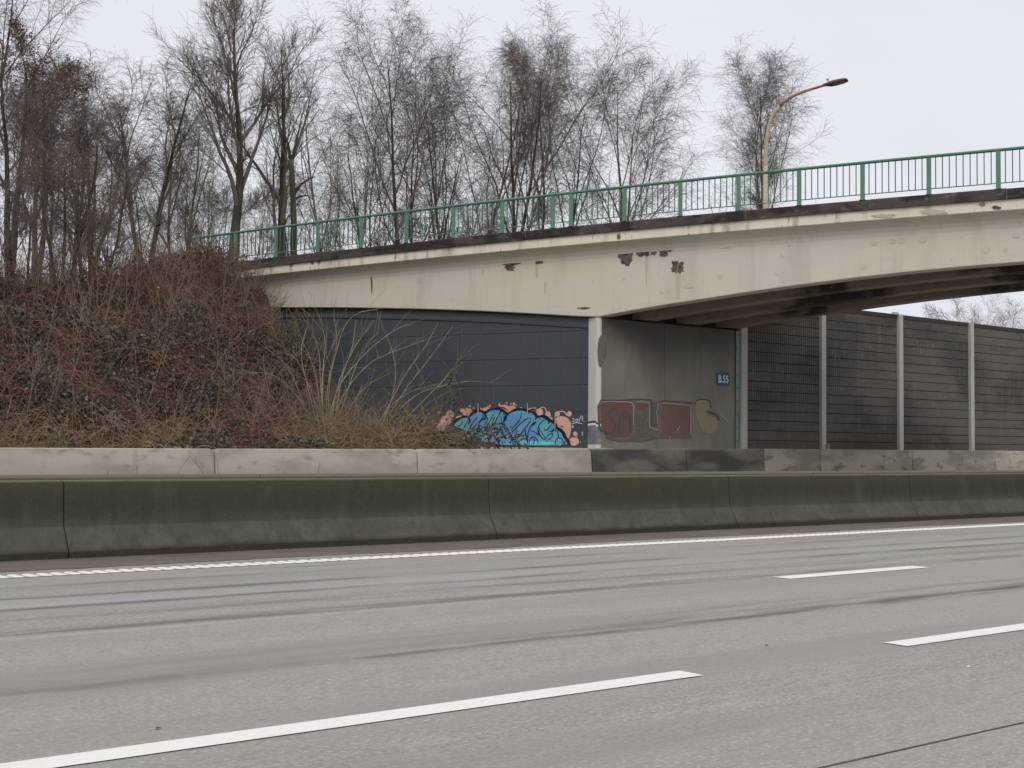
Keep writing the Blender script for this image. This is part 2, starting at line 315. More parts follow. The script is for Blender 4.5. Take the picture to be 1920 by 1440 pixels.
def grid(x0, x1, nx, y0, y1, ny, fz):
    X, Y = np.meshgrid(np.linspace(x0, x1, nx), np.linspace(y0, y1, ny)); Z = fz(X, Y)
    V = np.stack([X, Y, Z], -1).reshape(-1, 3); I = np.arange(nx*ny).reshape(ny, nx)
    Fq = np.stack([I[:-1, :-1], I[:-1, 1:], I[1:, 1:], I[1:, :-1]], -1).reshape(-1, 4); return V, Fq
struct(MB().add([(-3000, -3000, -.06), (3000, -3000, -.06), (3000, 4000, -.06), (-3000, 4000, -.06)], [(0, 1, 2, 3)]).build('ground', M['grass_ground']))
road = struct(MB().add([(-150, -3, 0), (400, -3, 0), (400, 14.4, 0), (-150, 14.4, 0)], [(0, 1, 2, 3)]).build('road', M['road']))
struct(MB().add([(-150, 14.4, .0), (400, 14.4, .0), (400, 27.7, .3), (-150, 27.7, .3)], [(0, 1, 2, 3)]).build('opposite_road', M['asphalt_far']))
V, Fq = grid(-60, 90, 301, 27.7, 110, 165, terrain)
struct(link('embankment', npmesh('embankment', V, Fq, M['soil'], True)))
# dirt strip along the foot of the median barrier (ragged edge)
xs = np.arange(-20, 120, .12); yv = 12.72+.05*np.sin(xs*1.1)+rng.normal(0, .02, len(xs))
V = np.concatenate([np.stack([xs, yv, np.full_like(xs, .004)], 1), np.stack([xs, np.full_like(xs, 13.85), np.full_like(xs, .006)], 1)])
n = len(xs); i = np.arange(n-1)
tag(link('gutter_dirt', npmesh('gutter_dirt', V, np.stack([i, i+1, i+1+n, i+n], 1), M['dirt']), road))
ZM = .005
def marking(x0, x1, y0, y1, mat='paint_white', z=ZM, name='lane_marking', cut=0.0):
    b = MB().add([(x0, y0, z), (x1, y0, z), (x1+cut, y1, z), (x0+cut, y1, z)], [(0, 1, 2, 3)]); return b.build(name, M[mat], road)
P1, P2 = at_z(1312, 1266, 0), at_z(1661, 1207, 0)
for k in range(-2, 6):
    g = P2[0]-P1[0]; L_ = 4.0
    a = P1[0]-L_+k*(L_+g); marking(a, a+L_, P1[1]-.03, P1[1]+.15)
Q0, Q1 = at_z(1478, 1084.5, 0), at_z(1727, 1065, 0)
for k in range(-1, 6):
    a = Q0[0]+k*12.5; marking(a-.05, a+(Q1[0]-Q0[0])+.1, 8.16, 8.38)
marking(-40, 110, 12.08, 12.30, 'paint_worn', .0045, 'edge_line')
rb = MB()
for x in np.arange(-6, 75, .13):
    y0, y1 = 12.07+random.uniform(0, .01), 12.31-random.uniform(0, .01); w_ = .075
    rb.add([(x, y0, .0048), (x+w_, y0, .0048), (x+w_, y1, .0048), (x, y1, .0048), (x+.01, y0+.01, .013), (x+w_-.01, y0+.01, .013), (x+w_-.01, y1-.01, .013), (x+.01, y1-.01, .013)],
           [(4, 5, 6, 7), (0, 1, 5, 4), (1, 2, 6, 5), (2, 3, 7, 6), (3, 0, 4, 7)])
tag(rb.build('edge_line_ribs', M['paint_white'], road), kind='stuff')
a, b_ = at_z(1530, 1440, 0), at_z(1920, 1357, 0); yj = (a[1]+b_[1])/2
marking(-40, 110, yj-.006, yj+.006, 'tar', .003, 'road_joint')
# ------------------------------------------------------------------ concrete barriers
def barrier_profile(yc, H, flip=1):
    pts = [(-.27, 0), (-.265, .075), (-.10, .33), (-.085, .5), (-.062, H-.03), (-.04, H), (.04, H), (.062, H-.03), (.085, .5), (.10, .33), (.265, .075), (.27, 0)]
    return [(yc+y, z) for y, z in pts]
def barrier(x0, x1, yc, H, mat, label, group, z0=0.0):
    prof = barrier_profile(0, H); e = .006
    rings = [[(x, y*sc, z*sz) for y, z in prof] for x, sc, sz in ((x0+e, .96, .992), (x0+.03, 1, 1), ((x0+x1)/2, 1, 1), (x1-.03, 1, 1), (x1-e, .96, .992))]
    xc = (x0+x1)/2
    rings = [[(x-xc, y, z) for x, y, z in r] for r in rings]
    o = MB().loft(rings).build('median_barrier', M[mat], loc=(xc, yc, z0)); tag(o, label, 'barrier', group); return o
jx = [at_y(p, 930, 14.0)[0] for p in (117, 913, 1363, 1702)]
cuts = [jx[0]-6.0, *jx, jx[3]+4.7, jx[3]+9.4, jx[3]+14.1]
labs = ['mossy concrete median barrier section at the left edge of the photo', 'longest mossy concrete median barrier section, left of the centre joint',
        'mossy concrete median barrier section right of the centre joint', 'mossy concrete median barrier section with two pale streaks below the noise wall',
        'mossy concrete median barrier section at the right edge of the photo', 'distant mossy median barrier section beyond the right edge', 'distant mossy median barrier section last in the front row']
for i in range(len(cuts)-1):
    barrier(cuts[i], cuts[i+1], 14.03, .815, 'moss_barrier', labs[i], 'front row of median barriers')
tops = [jx[0]-8, 7.9, 13.4, 18.6, 24.0, 29.3, 34.6, 40]
nm = ['first', 'second', 'third', 'fourth', 'fifth', 'sixth', 'seventh']
for i in range(len(tops)-1):
    barrier(tops[i], tops[i+1], 14.92, .85, 'moss_barrier', f'thin barrier top seen just behind the mossy front row, {nm[i]} from the left', 'rear row of median barriers')
fj = [-400, 405, 785, 1112, 1289, 1435, 1539, 1712, 1868, 2020, 2140]
fx = [at_y(p, 842, 27.6)[0] for p in fj]; fx[0] = fx[1]-8.2
flab = ['pale concrete barrier section below the brambles at the left edge', 'pale concrete barrier section below the brambles, second from the left', 'pale concrete barrier section below the blue graffiti',
        'sooty and shaded black barrier section below the red faded letters', 'sooty and shaded dark barrier section below the blue number sign', 'grey short barrier section at the first noise wall bay',
        'pale barrier section with a dark triangular stain under the noise wall', 'pale barrier section under the third noise wall bay', 'pale barrier section at the right edge of the photo', 'far barrier section just outside the right edge']
def ztop(x): return float(np.interp(x, [8.8, 13.5, 19, 25, 28.7, 32.2, 40, 47], [1.10, 1.12, 1.15, 1.19, 1.235, 1.255, 1.265, 1.285]))
for i in range(len(fx)-1):
    x0, x1 = fx[i]+.012, fx[i+1]-.012; r = .12 if i < 3 else .03; xc = (x0+x1)/2
    b = MB(); rings = []
    # section along y: battered block, rounded upper ends
    for (x, dz, ins) in ((x0, -r, .03), (x0+r*.3, -r*.3, .008), (x0+r, 0, 0), (x1-r, 0, 0), (x1-r*.3, -r*.3, .008), (x1, -r, .03)):
        zt = ztop(x)+dz
        rings.append([(x-xc, 27.56+ins, .2), (x-xc, 27.6+ins, .62), (x-xc, 27.64+ins, zt-.02), (x-xc, 27.66+ins, zt), (x-xc, 27.88-ins, zt), (x-xc, 27.9-ins, zt-.02), (x-xc, 27.95-ins, .2)])
    o = b.loft(rings).build('roadside_barrier', M['sooty_shaded_barrier' if i in (3, 4) else 'grimy_barrier' if i in (5, 6, 7) else 'far_barrier'], loc=(xc, 0, 0))
    tag(o, flab[i], 'barrier', 'roadside barriers on the far side')
    nh = max(2, round((x1-x0)/2.6))
    for k in range(nh):      # lifting holes near the foot
        hx = x0+(k+.5)*(x1-x0)/nh
        MB().tube([(0, 27.612, .66), (0, 27.63, .66)], .035, 8).build('lifting_hole', M['black'], o, loc=(hx, 0, 0))

# ------------------------------------------------------------------ the bridge
WW = .45                                                   # the fascia girder's web stands back this far from the coping
bridge = empty('road_bridge', (26.5, 28.9, .3))
tag(bridge, 'cream painted concrete road bridge with haunched girders crossing above the motorway', 'bridge')
prof_px = [(300, 579), (480, 577), (600, 576.5), (700, 577.5), (800, 579.5), (900, 583), (1000, 588), (1085, 593), (1122, 594)]
tail = sorted(at_w_sz(px, py, WW) for px, py in prof_px)
main_px = [(1180, 583), (1250, 571), (1330, 559), (1400, 548), (1500, 534), (1600, 521.5), (1700, 510), (1800, 500.5), (1919, 491)]
mainp = sorted(at_w_sz(px, py, WW) for px, py in main_px)
S_AP = -4.0                                               # crown of the main span
pts = mainp+tail
sv = np.array([q[0] for q in pts]); zv = np.array([q[1] for q in pts])
s_p = tail[0][0]
zc = mainp[0][1]+.06
def zbot(s, w=WW):
    s = s+.436*(w-WW); s = abs(s-S_AP)+S_AP
    if s < mainp[0][0]:
        t = (s-S_AP)/(mainp[0][0]-S_AP); return zc-(zc-mainp[0][1])*t*t
    return float(np.interp(s, sv, zv))
S_END, S_NEAR = 29.0, -37.0
svals = sorted(set([round(v, 3) for v in np.arange(S_NEAR, S_END, .8)]+[float(s_p), float(2*S_AP-s_p), S_END]))
def extrude_s(prof, name, mat, parent=bridge, svals=svals, smooth=False):
    """prof(s) -> closed list of (w,z)"""
    return MB().loft([[B(s, w, z) for w, z in prof(s)] for s in svals]).build(name, M[mat], parent, smooth)
ez = lambda s: zk(s)
extrude_s(lambda s: [(.05, zk(s)-.27), (.04, zk(s)-.53), (.06, zk(s)-.55), (.16, zk(s)-.56), (.16, zk(s)-.27)], 'edge_beam', 'edge_paint')
extrude_s(lambda s: [(.065, zk(s)-.553), (.15, zk(s)-.585), (.26, zk(s)-.64), (.36, zk(s)-.72), (.425, zk(s)-.83), (.46, zk(s)-.98), (.95, zk(s)-.98), (.95, zk(s)-.3), (.165, zk(s)-.3), (.165, zk(s)-.553)], 'cantilever', 'bridge_paint')
extrude_s(lambda s: [(WW, zk(s)-.9), (WW-.005, zbot(s)+.02), (WW+.015, zbot(s)), (.93, zbot(s)), (.93, zk(s)-.9)], 'girder', 'bridge_paint')
for w0 in (2.15, 3.85, 5.5):
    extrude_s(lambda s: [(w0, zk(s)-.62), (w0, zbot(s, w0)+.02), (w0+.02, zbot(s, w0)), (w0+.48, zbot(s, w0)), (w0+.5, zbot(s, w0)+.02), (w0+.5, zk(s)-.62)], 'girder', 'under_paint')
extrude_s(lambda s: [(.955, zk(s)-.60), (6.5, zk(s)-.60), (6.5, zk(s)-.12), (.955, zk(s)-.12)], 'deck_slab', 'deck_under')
extrude_s(lambda s: [(6.505, zk(s)-.55), (6.95, zk(s)-.5), (6.95, zk(s)), (6.505, zk(s))], 'edge_beam', 'edge_paint')
# coping stones with mortar joints
cl = 3.38; s = -34.0
while s < S_END:
    a, b_ = s+.012, s+cl-.012; dz = random.uniform(-.006, .006); dw = random.uniform(-.008, .008)
    MB().loft([[B(q, -.02+dw, zk(q)-.27), B(q, -.03+dw, zk(q)-.03+dz), B(q, 0+dw, zk(q)+dz), B(q, .4, zk(q)+dz), B(q, .4, zk(q)-.262)] for q in np.linspace(a, b_, 5)]).build('coping_stone', M['coping'], bridge)
    MB().boxf(B, s+cl-.012, s+cl+.012, .0, .395, zk(s)-.262, zk(s)-.012).build('mortar_joint', M['grey_mortar'], bridge)
    s += cl
# repair patches, spalls and stains on the girder face
def ragged(cx, cy, hx, hy, n=14, rough=.25, seed=0, power=1.0):
    r = random.Random(seed); out = []
    for k in range(n):
        q = 2*math.pi*k/n; c, s_ = math.cos(q), math.sin(q); m = max(abs(c), abs(s_)) ** power
        j = 1+r.uniform(-rough, rough); out.append((cx+hx*c/m*j, cy+hy*s_/m*j))
    return out
def flat_on_w(poly, w, name, mat, parent, th=.004):
    P = [at_w(px, py, w) for px, py in poly]; n = len(P)
    Q = [(p[0]+BN[0]*-th, p[1]+BN[1]*-th, p[2]) for p in P]
    return MB().add(Q+[tuple(p) for p in P], [tuple(range(n))]+[(i, (i+1) % n, n+(i+1) % n, n+i) for i in range(n)]).build(name, M[mat], parent)
girder0 = [o for o in bridge.children if o.name.startswith('girder')][0]
k = 0
for (x0, y0, x1, y1) in [(941, 488, 974, 497), (948, 495, 964, 507), (1004, 483, 1018, 495), (1161, 469, 1187, 496), (1192, 465, 1216, 480), (1220, 464, 1231, 478), (1233, 462, 1262, 473), (1236, 470, 1252, 481), (1259, 490, 1282, 512)]:
    k += 1; flat_on_w(ragged((x0+x1)/2, (y0+y1)/2, (x1-x0)/2, (y1-y0)/2, 30, .26, k, .6), WW-.012-.0015*(k % 3), 'repair_patch', 'patch_dark', girder0)
for (cx, cy, hx, hy) in [(1293, 535, 8, 6), (1350, 518, 6, 5), (1240, 547, 3.5, 3.5), (1253, 545, 3, 4), (1358, 462, 13, 4), (1457, 513, 4, 3.5), (1466, 479, 4, 4), (1640, 455, 6, 5), (1673, 452, 6, 5), (1690, 450, 7, 6), (1730, 449, 7, 6), (1620, 500, 6, 5), (1850, 470, 6, 6), (1905, 442, 7, 5), (1885, 468, 4, 4), (1480, 457, 5, 5), (785, 527, 5, 4)]:
    k += 1; flat_on_w(ragged(cx, cy, hx, hy, 14, .1, k, 0), WW-.01, 'repair_patch', 'patch_pale', girder0)
for (x, y0, y1, w_) in [(1212, 480, 534, 2), (1271, 512, 560, 5), (1006, 496, 520, 3), (1022, 530, 550, 1.5), (905, 505, 516, 2)]:
    k += 1; flat_on_w([(x-w_, y0), (x+w_, y0), (x+w_*.8, (y0+y1)/2), (x+w_*.3, y1), (x-w_*.3, y1), (x-w_*.7, (y0+y1)/2)], WW-.008, 'water_stain', 'stain', girder0)
flat_on_w([(694, 514), (697, 515), (698.5, 530), (698.5, 544), (697, 552), (696, 544), (695.5, 530)], WW-.009, 'rust_stain', 'rust', girder0)
for (x0, x1, y, h_) in [(1083, 1104, 578, 2), (1160, 1215, 492-10, .0)]:
    if h_: flat_on_w(ragged((x0+x1)/2, y, (x1-x0)/2, h_, 12, .4, 77), WW-.009, 'repair_patch', 'patch_dark', girder0)
# broken lower edge of the edge beam
for (cx, cy, hx, hy) in [(1658, 404.5, 20, 3.5), (1752, 397.5, 24, 4.5), (1868, 389, 9, 3), (1160, 443, 3, 5), (545, 492, 4, 6), (585, 490, 3, 5), (598, 489, 3, 5), (1842, 383, 6, 3)]:
    k += 1; flat_on_w(ragged(cx, cy, hx, hy, 20, .3, k, 0), .026-.0007*(k % 4), 'spalled_edge', 'patch_dark' if hx < 10 else 'stain', bridge)

# abutment wall, parallel to the motorway
AX0, AX1, AY = 26.12, 32.0, 28.7
r = .14; prof = [(AX0+r*(1-math.cos(q)), AY+r*(1-math.sin(q))) for q in np.linspace(math.pi/2, 0, 7)][::-1]
zt_p = at_y(1108, 595, AY+.2)[2]
CW = .13; r = .11
prof = [(AX0, AY+.42)]+[(AX0+r-r*math.cos(q), AY+r-r*math.sin(q)) for q in np.linspace(0, math.pi/2, 7)]+[(AX0+CW, AY), (AX0+CW, AY+.42)]
col = MB().loft([[(x, y, z) for x, y in prof] for z in (.3, 1.28, 1.9, 3, 4, zt_p)]).build('column', M['pillar'], bridge)
for i in range(len(col.data.polygons)): col.data.polygons[i].use_smooth = False
def on_col(px_, py_, e): return None
def collar(z0, z1, wav, mat, e, name):
    P = prof[:-2]+[(AX0+CW-.005, AY)]; n = len(P); lo = []; hi = []
    for j, (x, y) in enumerate(P):
        q = min(max((j-1)/6, 0), 1)*math.pi/2; ox, oy = (-math.cos(q)*e, -math.sin(q)*e) if 0 < j < n-1 else ((-e, 0) if j == 0 else (0, -e))
        wv = wav*math.sin(j*1.35); lo.append((x+ox, y+oy, z0+(wv if z0 > 1.5 else 0))); hi.append((x+ox, y+oy, z1+wv))
    return MB().add(lo+hi, [(j, j+1, n+j+1, n+j) for j in range(n-1)]).build(name, M[mat], col)
collar(1.33, 1.88, .03, 'pillar_band', .004, 'painted_band'); collar(1.87, 1.93, .03, 'spray_white', .006, 'painted_band'); collar(1.93, 2.0, .03, 'spray_shadow', .005, 'painted_band')
abut = MB().box(AX0+CW+.005, AX1+.4, AY+.05, AY+.6, .25, zt_p-.01).build('abutment_wall', M['black'], bridge)
px_j = [at_y(p, 700, AY)[0] for p in (1173, 1246, 1313)]
edges = [AX0+CW+.003, *px_j, AX1]
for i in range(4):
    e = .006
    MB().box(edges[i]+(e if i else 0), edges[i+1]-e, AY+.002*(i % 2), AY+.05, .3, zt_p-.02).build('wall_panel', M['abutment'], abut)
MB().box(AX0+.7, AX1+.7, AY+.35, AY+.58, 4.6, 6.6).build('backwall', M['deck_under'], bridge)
MB().boxf(lambda a, b, z: (a, b, z), AX0+.3, AX1+.35, AY-.25, AY, .3, 1.22).build('footing', M['abutment'], bridge)
# near side abutment (outside the photo)
sN = 2*S_AP-s_p
MB().add([], []).box(B(sN, .45, 0)[0]-.3, B(sN, .45, 0)[0]+7.5, B(sN, .45, 0)[1]-.8, B(sN, .45, 0)[1]-.1, 0, zbot(sN)).build('abutment_wall', M['abutment'], bridge)

# dark clad wing wall under the tail span
wing = empty('clad_wall', B(13, .65, .5)); tag(wing, 'anthracite panelled wing wall below the bridge with blue graffiti at its foot', 'wall')
WP = .66; s0 = sw(AX0, AY+.6)[0]; s0 = s_p-.1
wcore = MB()
seg = np.linspace(s0, 26, 24)
wcore.loft([[B(q, WP+.02, .4), B(q, WP+.3, .4), B(q, WP+.3, zbot(q)-.03), B(q, WP+.02, zbot(q)-.03)] for q in seg]).build('backing', M['clad_joint'], wing)
wcore = MB().loft([[B(q, WP-.03, zbot(q)-.32), B(q, WP+.018, zbot(q)-.32), B(q, WP+.018, zbot(q)-.26), B(q, WP-.03, zbot(q)-.26)] for q in seg]).build('ledge', M['clad'], wing)
cw = .69; rows = [.5, 1.22, 2.27, 3.07, 3.87, 4.67, 99]
pm = {}
for c in range(20):
    a = s0+c*cw+.006; b_ = a+cw-.02
    for i in range(6):
        z0 = rows[i]+.006; z1 = min(rows[i+1]-.006, zbot((a+b_)/2)-.33)
        if z1-z0 < .05: continue
        key = (round(z1-z0, 3))
        if key not in pm:
            h_ = z1-z0; bb = MB(); e = .012
            f0 = [(0, 0, 0), (cw-.02, 0, 0), (cw-.02, 0, h_), (0, 0, h_)]; f1 = [(e, -.018, e), (cw-.02-e, -.018, e), (cw-.02-e, -.018, h_-e), (e, -.018, h_-e)]
            vs = [(BD[0]*q[0]+BN[0]*q[1], BD[1]*q[0]+BN[1]*q[1], q[2]) for q in f0+f1]
            pm[key] = bb.add(vs, [(4, 5, 6, 7), (0, 1, 5, 4), (1, 2, 6, 5), (2, 3, 7, 6), (3, 0, 4, 7)]).mesh('panel', M['clad'], fix=False)
        jit = random.uniform(-.002, .002)
        link('panel', pm[key], wing, B(a, WP+.019+jit, z0))
MB().boxf(B, s0-.3, s0+5.5, WP-.45, WP-.02, .4, 1.225).build('plinth', M['plinth'], wing)

# ---- graffiti on the dark wall (traced from the photo onto the wall plane)
WG = WP-.006
gcount = 0
def G(x, y): return 820+x/6.4, 740+y/6.4
def flat(poly_px, w, name, mat, parent):
    P = [at_w(px, py, w) for px, py in poly_px]; return MB().add(P, [tuple(range(len(P)))]).build(name, M[mat], parent)
def smooth_closed(pts, it=2, closed=True):
    pts = [np.array(p, float) for p in pts]
    for _ in range(it):
        out = []; n = len(pts)
        for i in range(n if closed else n-1):
            a, b = pts[i], pts[(i+1) % n]; out += [a*.75+b*.25, a*.25+b*.75]
        if not closed: out = [pts[0]]+out+[pts[-1]]
        pts = out
    return pts
def ell(cx, cy, rx, ry, n=16, rot=0.0):
    return [(cx+rx*math.cos(q)*math.cos(rot)-ry*math.sin(q)*math.sin(rot), cy+rx*math.cos(q)*math.sin(rot)+ry*math.sin(q)*math.cos(rot)) for q in np.arange(n)*2*math.pi/n]
def ribbon(pts, hw, plane, name, mat, parent, conv, taper=True, it=1):
    pts = smooth_closed(pts, it, False); n = len(pts); L_, R_ = [], []
    for i in range(n):
        t = pts[min(i+1, n-1)]-pts[max(i-1, 0)]; t = t/(np.linalg.norm(t)+1e-9); nn = np.array([-t[1], t[0]])
        q = hw*(1 if not taper else (.45+.55*math.sin(math.pi*min(max(i/(n-1), .0), 1))))
        L_.append(conv(*(pts[i]+nn*q))); R_.append(conv(*(pts[i]-nn*q)))
    V = [plane(*p) for p in L_+R_]
    return MB().add(V, [(i, i+1, n+i+1, n+i) for i in range(n-1)]).build(name, M[mat], parent)
graf = empty('mural_graffiti', tuple(at_w(980, 835, WG))); tag(graf, 'blue and teal bubble letter graffiti with salmon cloud, dated 2019, on the dark wall', 'graffiti')
pw = lambda off: (lambda px, py: at_w(px, py, WG-off))
salmon = [ell(365, 215, 65, 52), ell(280, 285, 60, 35), ell(150, 240, 48, 55), ell(100, 310, 70, 60), ell(40, 400, 50, 60), ell(590, 195, 65, 45), ell(800, 165, 62, 46), ell(890, 180, 62, 48), ell(1140, 200, 62, 45), ell(1225, 215, 45, 50), ell(1330, 245, 30, 45), ell(1355, 300, 30, 35), ell(1440, 232, 30, 34), ell(1585, 230, 28, 34),
          smooth_closed([(1400, 330), (1430, 270), (1500, 255), (1570, 280), (1605, 340), (1605, 440), (1580, 530), (1540, 560), (1480, 480), (1420, 420)]), ell(1640, 560, 62, 52), ell(1655, 470, 26, 28), ell(300, 190, 28, 24)]
drops = [(745, 120, 14, 22), (833, 98, 9, 13), (885, 110, 8, 12), (920, 113, 16, 22), (947, 126, 8, 9), (390, 140, 11, 15), (437, 160, 9, 12), (525, 167, 9, 11), (630, 136, 13, 19), (605, 145, 8, 12), (690, 168, 12, 10), (1005, 165, 18, 18), (1170, 156, 9, 8), (240, 290, 8, 18), (20, 215, 18, 12), (1625, 385, 13, 18), (1675, 505, 8, 10), (1718, 568, 8, 9), (1740, 470, 8, 30), (1605, 350, 8, 8)]
for i, e in enumerate(salmon): flat([G(*p) for p in e], WG-.0006*(i % 5), 'salmon_blob', 'spray_salmon', graf)
for d_ in drops: flat([G(*p) for p in ell(*d_, n=10)], WG-.001, 'salmon_drop', 'spray_salmon', graf)
for pts_, hw in [([(1215, 200), (1240, 155), (1285, 150), (1310, 190), (1300, 240)], 6), ([(1420, 240), (1450, 205), (1500, 198), (1540, 215), (1555, 250)], 7), ([(1300, 260), (1320, 200), (1350, 210), (1350, 260)], 6)]:
    ribbon(pts_, hw, pw(.0036), 'salmon_stroke', 'spray_salmon', graf, G, False)
top = [(195, 365), (235, 325), (300, 287), (345, 275), (378, 292), (400, 265), (445, 230), (495, 208), (540, 214), (565, 245), (595, 222), (635, 193), (690, 183), (740, 186), (765, 208), (790, 208), (812, 240), (832, 262), (880, 218), (940, 196), (1000, 192), (1050, 197), (1080, 222), (1130, 220), (1165, 248), (1182, 288), (1235, 268), (1300, 292), (1332, 328), (1380, 336), (1402, 368), (1405, 412), (1455, 432), (1492, 465), (1512, 522), (1552, 556), (1560, 612)]
bot = [(900, 606), (740, 600), (650, 575), (520, 560), (420, 470), (310, 415), (225, 388)]
dark = [(175, 370), (225, 305), (300, 268), (350, 258), (385, 270), (440, 210), (500, 188), (560, 200), (580, 215), (640, 170), (745, 165), (800, 185), (845, 235), (900, 190), (950, 172), (1070, 175), (1095, 200), (1140, 200), (1185, 230), (1200, 268), (1250, 250), (1320, 270), (1350, 308), (1398, 318), (1425, 360), (1430, 400), (1475, 415), (1520, 460), (1540, 520), (1585, 560), (1585, 614), (1000, 610), (730, 606), (600, 590), (400, 490), (280, 425), (200, 395)]
cxm, cym = 880, 480; dark = [(x+(12 if x > cxm else -12)*min(1, abs(x-cxm)/500), y-(12 if y < 560 else 0)) for x, y in dark]
flat([G(*p) for p in smooth_closed(dark, 1)], WG-.005, 'black_outline', 'spray_black', graf)
flat([G(*p) for p in smooth_closed(top+bot, 1)], WG-.0075, 'blue_fill', 'spray_blue', graf)
teal = [[(215, 365), (260, 325), (330, 290), (360, 310), (350, 350), (300, 400), (250, 380)], [(590, 250), (650, 205), (700, 200), (690, 260), (650, 330), (640, 400), (590, 400), (620, 310), (580, 290)], [(700, 230), (740, 200), (760, 230), (720, 330), (700, 400), (740, 500), (700, 560), (660, 560), (690, 430), (680, 340)],
        [(520, 520), (620, 430), (660, 420), (640, 480), (600, 560)], [(1010, 215), (1060, 210), (1075, 250), (1000, 350), (1000, 300)], [(960, 380), (1010, 350), (1020, 400), (970, 500), (1060, 510), (1080, 600), (920, 600), (960, 540)], [(1080, 260), (1140, 240), (1160, 290), (1110, 380), (1080, 370)], [(1240, 390), (1310, 320), (1370, 340), (1380, 380), (1300, 440), (1330, 520), (1280, 540), (1240, 470)], [(1330, 440), (1410, 420), (1480, 470), (1480, 540), (1400, 560), (1350, 540)], [(1220, 500), (1290, 560), (1400, 560), (1410, 600), (1220, 600)], [(740, 470), (780, 520), (860, 560), (870, 598), (770, 598)]]
for i, t in enumerate(teal): flat([G(*p) for p in smooth_closed(t)], WG-.0095-.0004*(i % 3), 'teal_fill', 'spray_teal', graf)
flat([G(*p) for p in smooth_closed([(760, 585), (900, 575), (1100, 560), (1250, 560), (1400, 570), (1400, 606), (900, 603), (770, 600)], 1)], WG-.0112, 'cyan_fade', 'spray_cyan', graf)
flat([G(*p) for p in ell(1465, 565, 45, 48)], WG-.0112, 'teal_fill', 'spray_teal', graf)
lines = [[(235, 385), (290, 360), (305, 320), (270, 320)], [(310, 410), (350, 340), (375, 295)], [(385, 440), (420, 400), (520, 310), (555, 260), (540, 220)], [(385, 440), (370, 420), (430, 330), (490, 260)], [(435, 380), (420, 440), (470, 500), (480, 400), (510, 320), (590, 265), (610, 290), (560, 370)], [(470, 500), (560, 490), (640, 400)], [(515, 455), (560, 440), (580, 400), (640, 300), (690, 200)], [(640, 400), (625, 440), (670, 430), (640, 500), (600, 560), (650, 580), (740, 600)], [(690, 260), (660, 350), (650, 390)], [(690, 380), (690, 340), (730, 260), (755, 215)], [(665, 460), (700, 520), (740, 590)], [(720, 350), (790, 345), (830, 400)], [(760, 250), (770, 330), (810, 420), (870, 480), (890, 530), (880, 600)], [(790, 215), (805, 260), (790, 310), (830, 260)], [(830, 265), (790, 320), (800, 350), (860, 440), (900, 520), (905, 600)],
         [(890, 420), (940, 360), (1000, 290), (1010, 210)], [(890, 420), (900, 450), (1000, 340), (1070, 285)], [(945, 400), (955, 440), (930, 510), (970, 520), (1010, 460), (1040, 420), (1110, 330), (1130, 290), (1100, 275), (1060, 300)], [(900, 515), (960, 510), (1000, 480)], [(940, 540), (960, 570), (1070, 510), (1085, 600)], [(1060, 420), (1050, 460), (1080, 520)], [(1085, 520), (1090, 440), (1140, 340), (1230, 275)], [(1110, 430), (1180, 450), (1225, 500), (1200, 420), (1240, 330), (1310, 290)], [(1230, 400), (1215, 450), (1250, 520), (1310, 550), (1240, 430)], [(1280, 390), (1290, 440), (1340, 400), (1375, 345)], [(1310, 550), (1370, 520), (1390, 460), (1330, 480), (1300, 530)], [(1100, 600), (1110, 530), (1150, 500), (1200, 530), (1210, 600)], [(1150, 600), (1165, 560), (1160, 520)], [(1420, 590), (1420, 540), (1460, 512), (1505, 540), (1510, 600)], [(1520, 605), (1525, 565), (1550, 555)], [(1440, 435), (1455, 500), (1450, 515)], [(1340, 450), (1400, 420), (1430, 440)]]
for l in lines: ribbon(l, 6.0, pw(.0145), 'black_stroke', 'spray_black', graf, G, True)
for l, hw in [([(725, 155), (790, 150), (850, 190)], 6), ([(380, 250), (410, 215), (470, 200)], 6), ([(415, 190), (450, 200)], 7), ([(1100, 185), (1150, 175), (1190, 205)], 6), ([(1120, 175), (1150, 168), (1185, 180)], 5), ([(1430, 395), (1480, 410), (1530, 455)], 7), ([(1480, 375), (1510, 390)], 5), ([(605, 180), (610, 205)], 8)]:
    ribbon(l, hw, pw(.0165), 'black_stroke', 'spray_black', graf, G, True)
for l, hw in [([(380, 270), (392, 320), (370, 350)], 12), ([(572, 225), (585, 270), (560, 300)], 13), ([(835, 235), (815, 290), (795, 330)], 15), ([(1075, 200), (1090, 240)], 9), ([(1188, 262), (1175, 330), (1140, 370)], 12), ([(1340, 315), (1335, 350)], 9), ([(1410, 380), (1400, 425), (1370, 450)], 10), ([(760, 190), (745, 240)], 8), ([(1050, 440), (1075, 520), (1085, 570)], 10)]:
    ribbon(l, hw, pw(.0135), 'black_gap', 'spray_black', graf, G, True)
for l in [[(480, 300), (500, 260), (520, 240)], [(640, 240), (680, 215)], [(930, 215), (985, 205)], [(1150, 330), (1210, 290)], [(1260, 350), (1290, 325)], [(250, 335), (300, 305)], [(450, 420), (500, 330)], [(1430, 545), (1455, 530)]]:
    ribbon(l, 5, pw(.0155), 'cyan_highlight', 'spray_cyan', graf, G, True)
for (x, y0, y1) in [(487, 90, 250), (1080, 95, 270), (1412, 230, 430)]:
    ribbon([(x, y0), (x+3, (y0+y1)/2), (x-4, y1)], 6, pw(.018), 'white_drip', 'spray_line', graf, G, True)
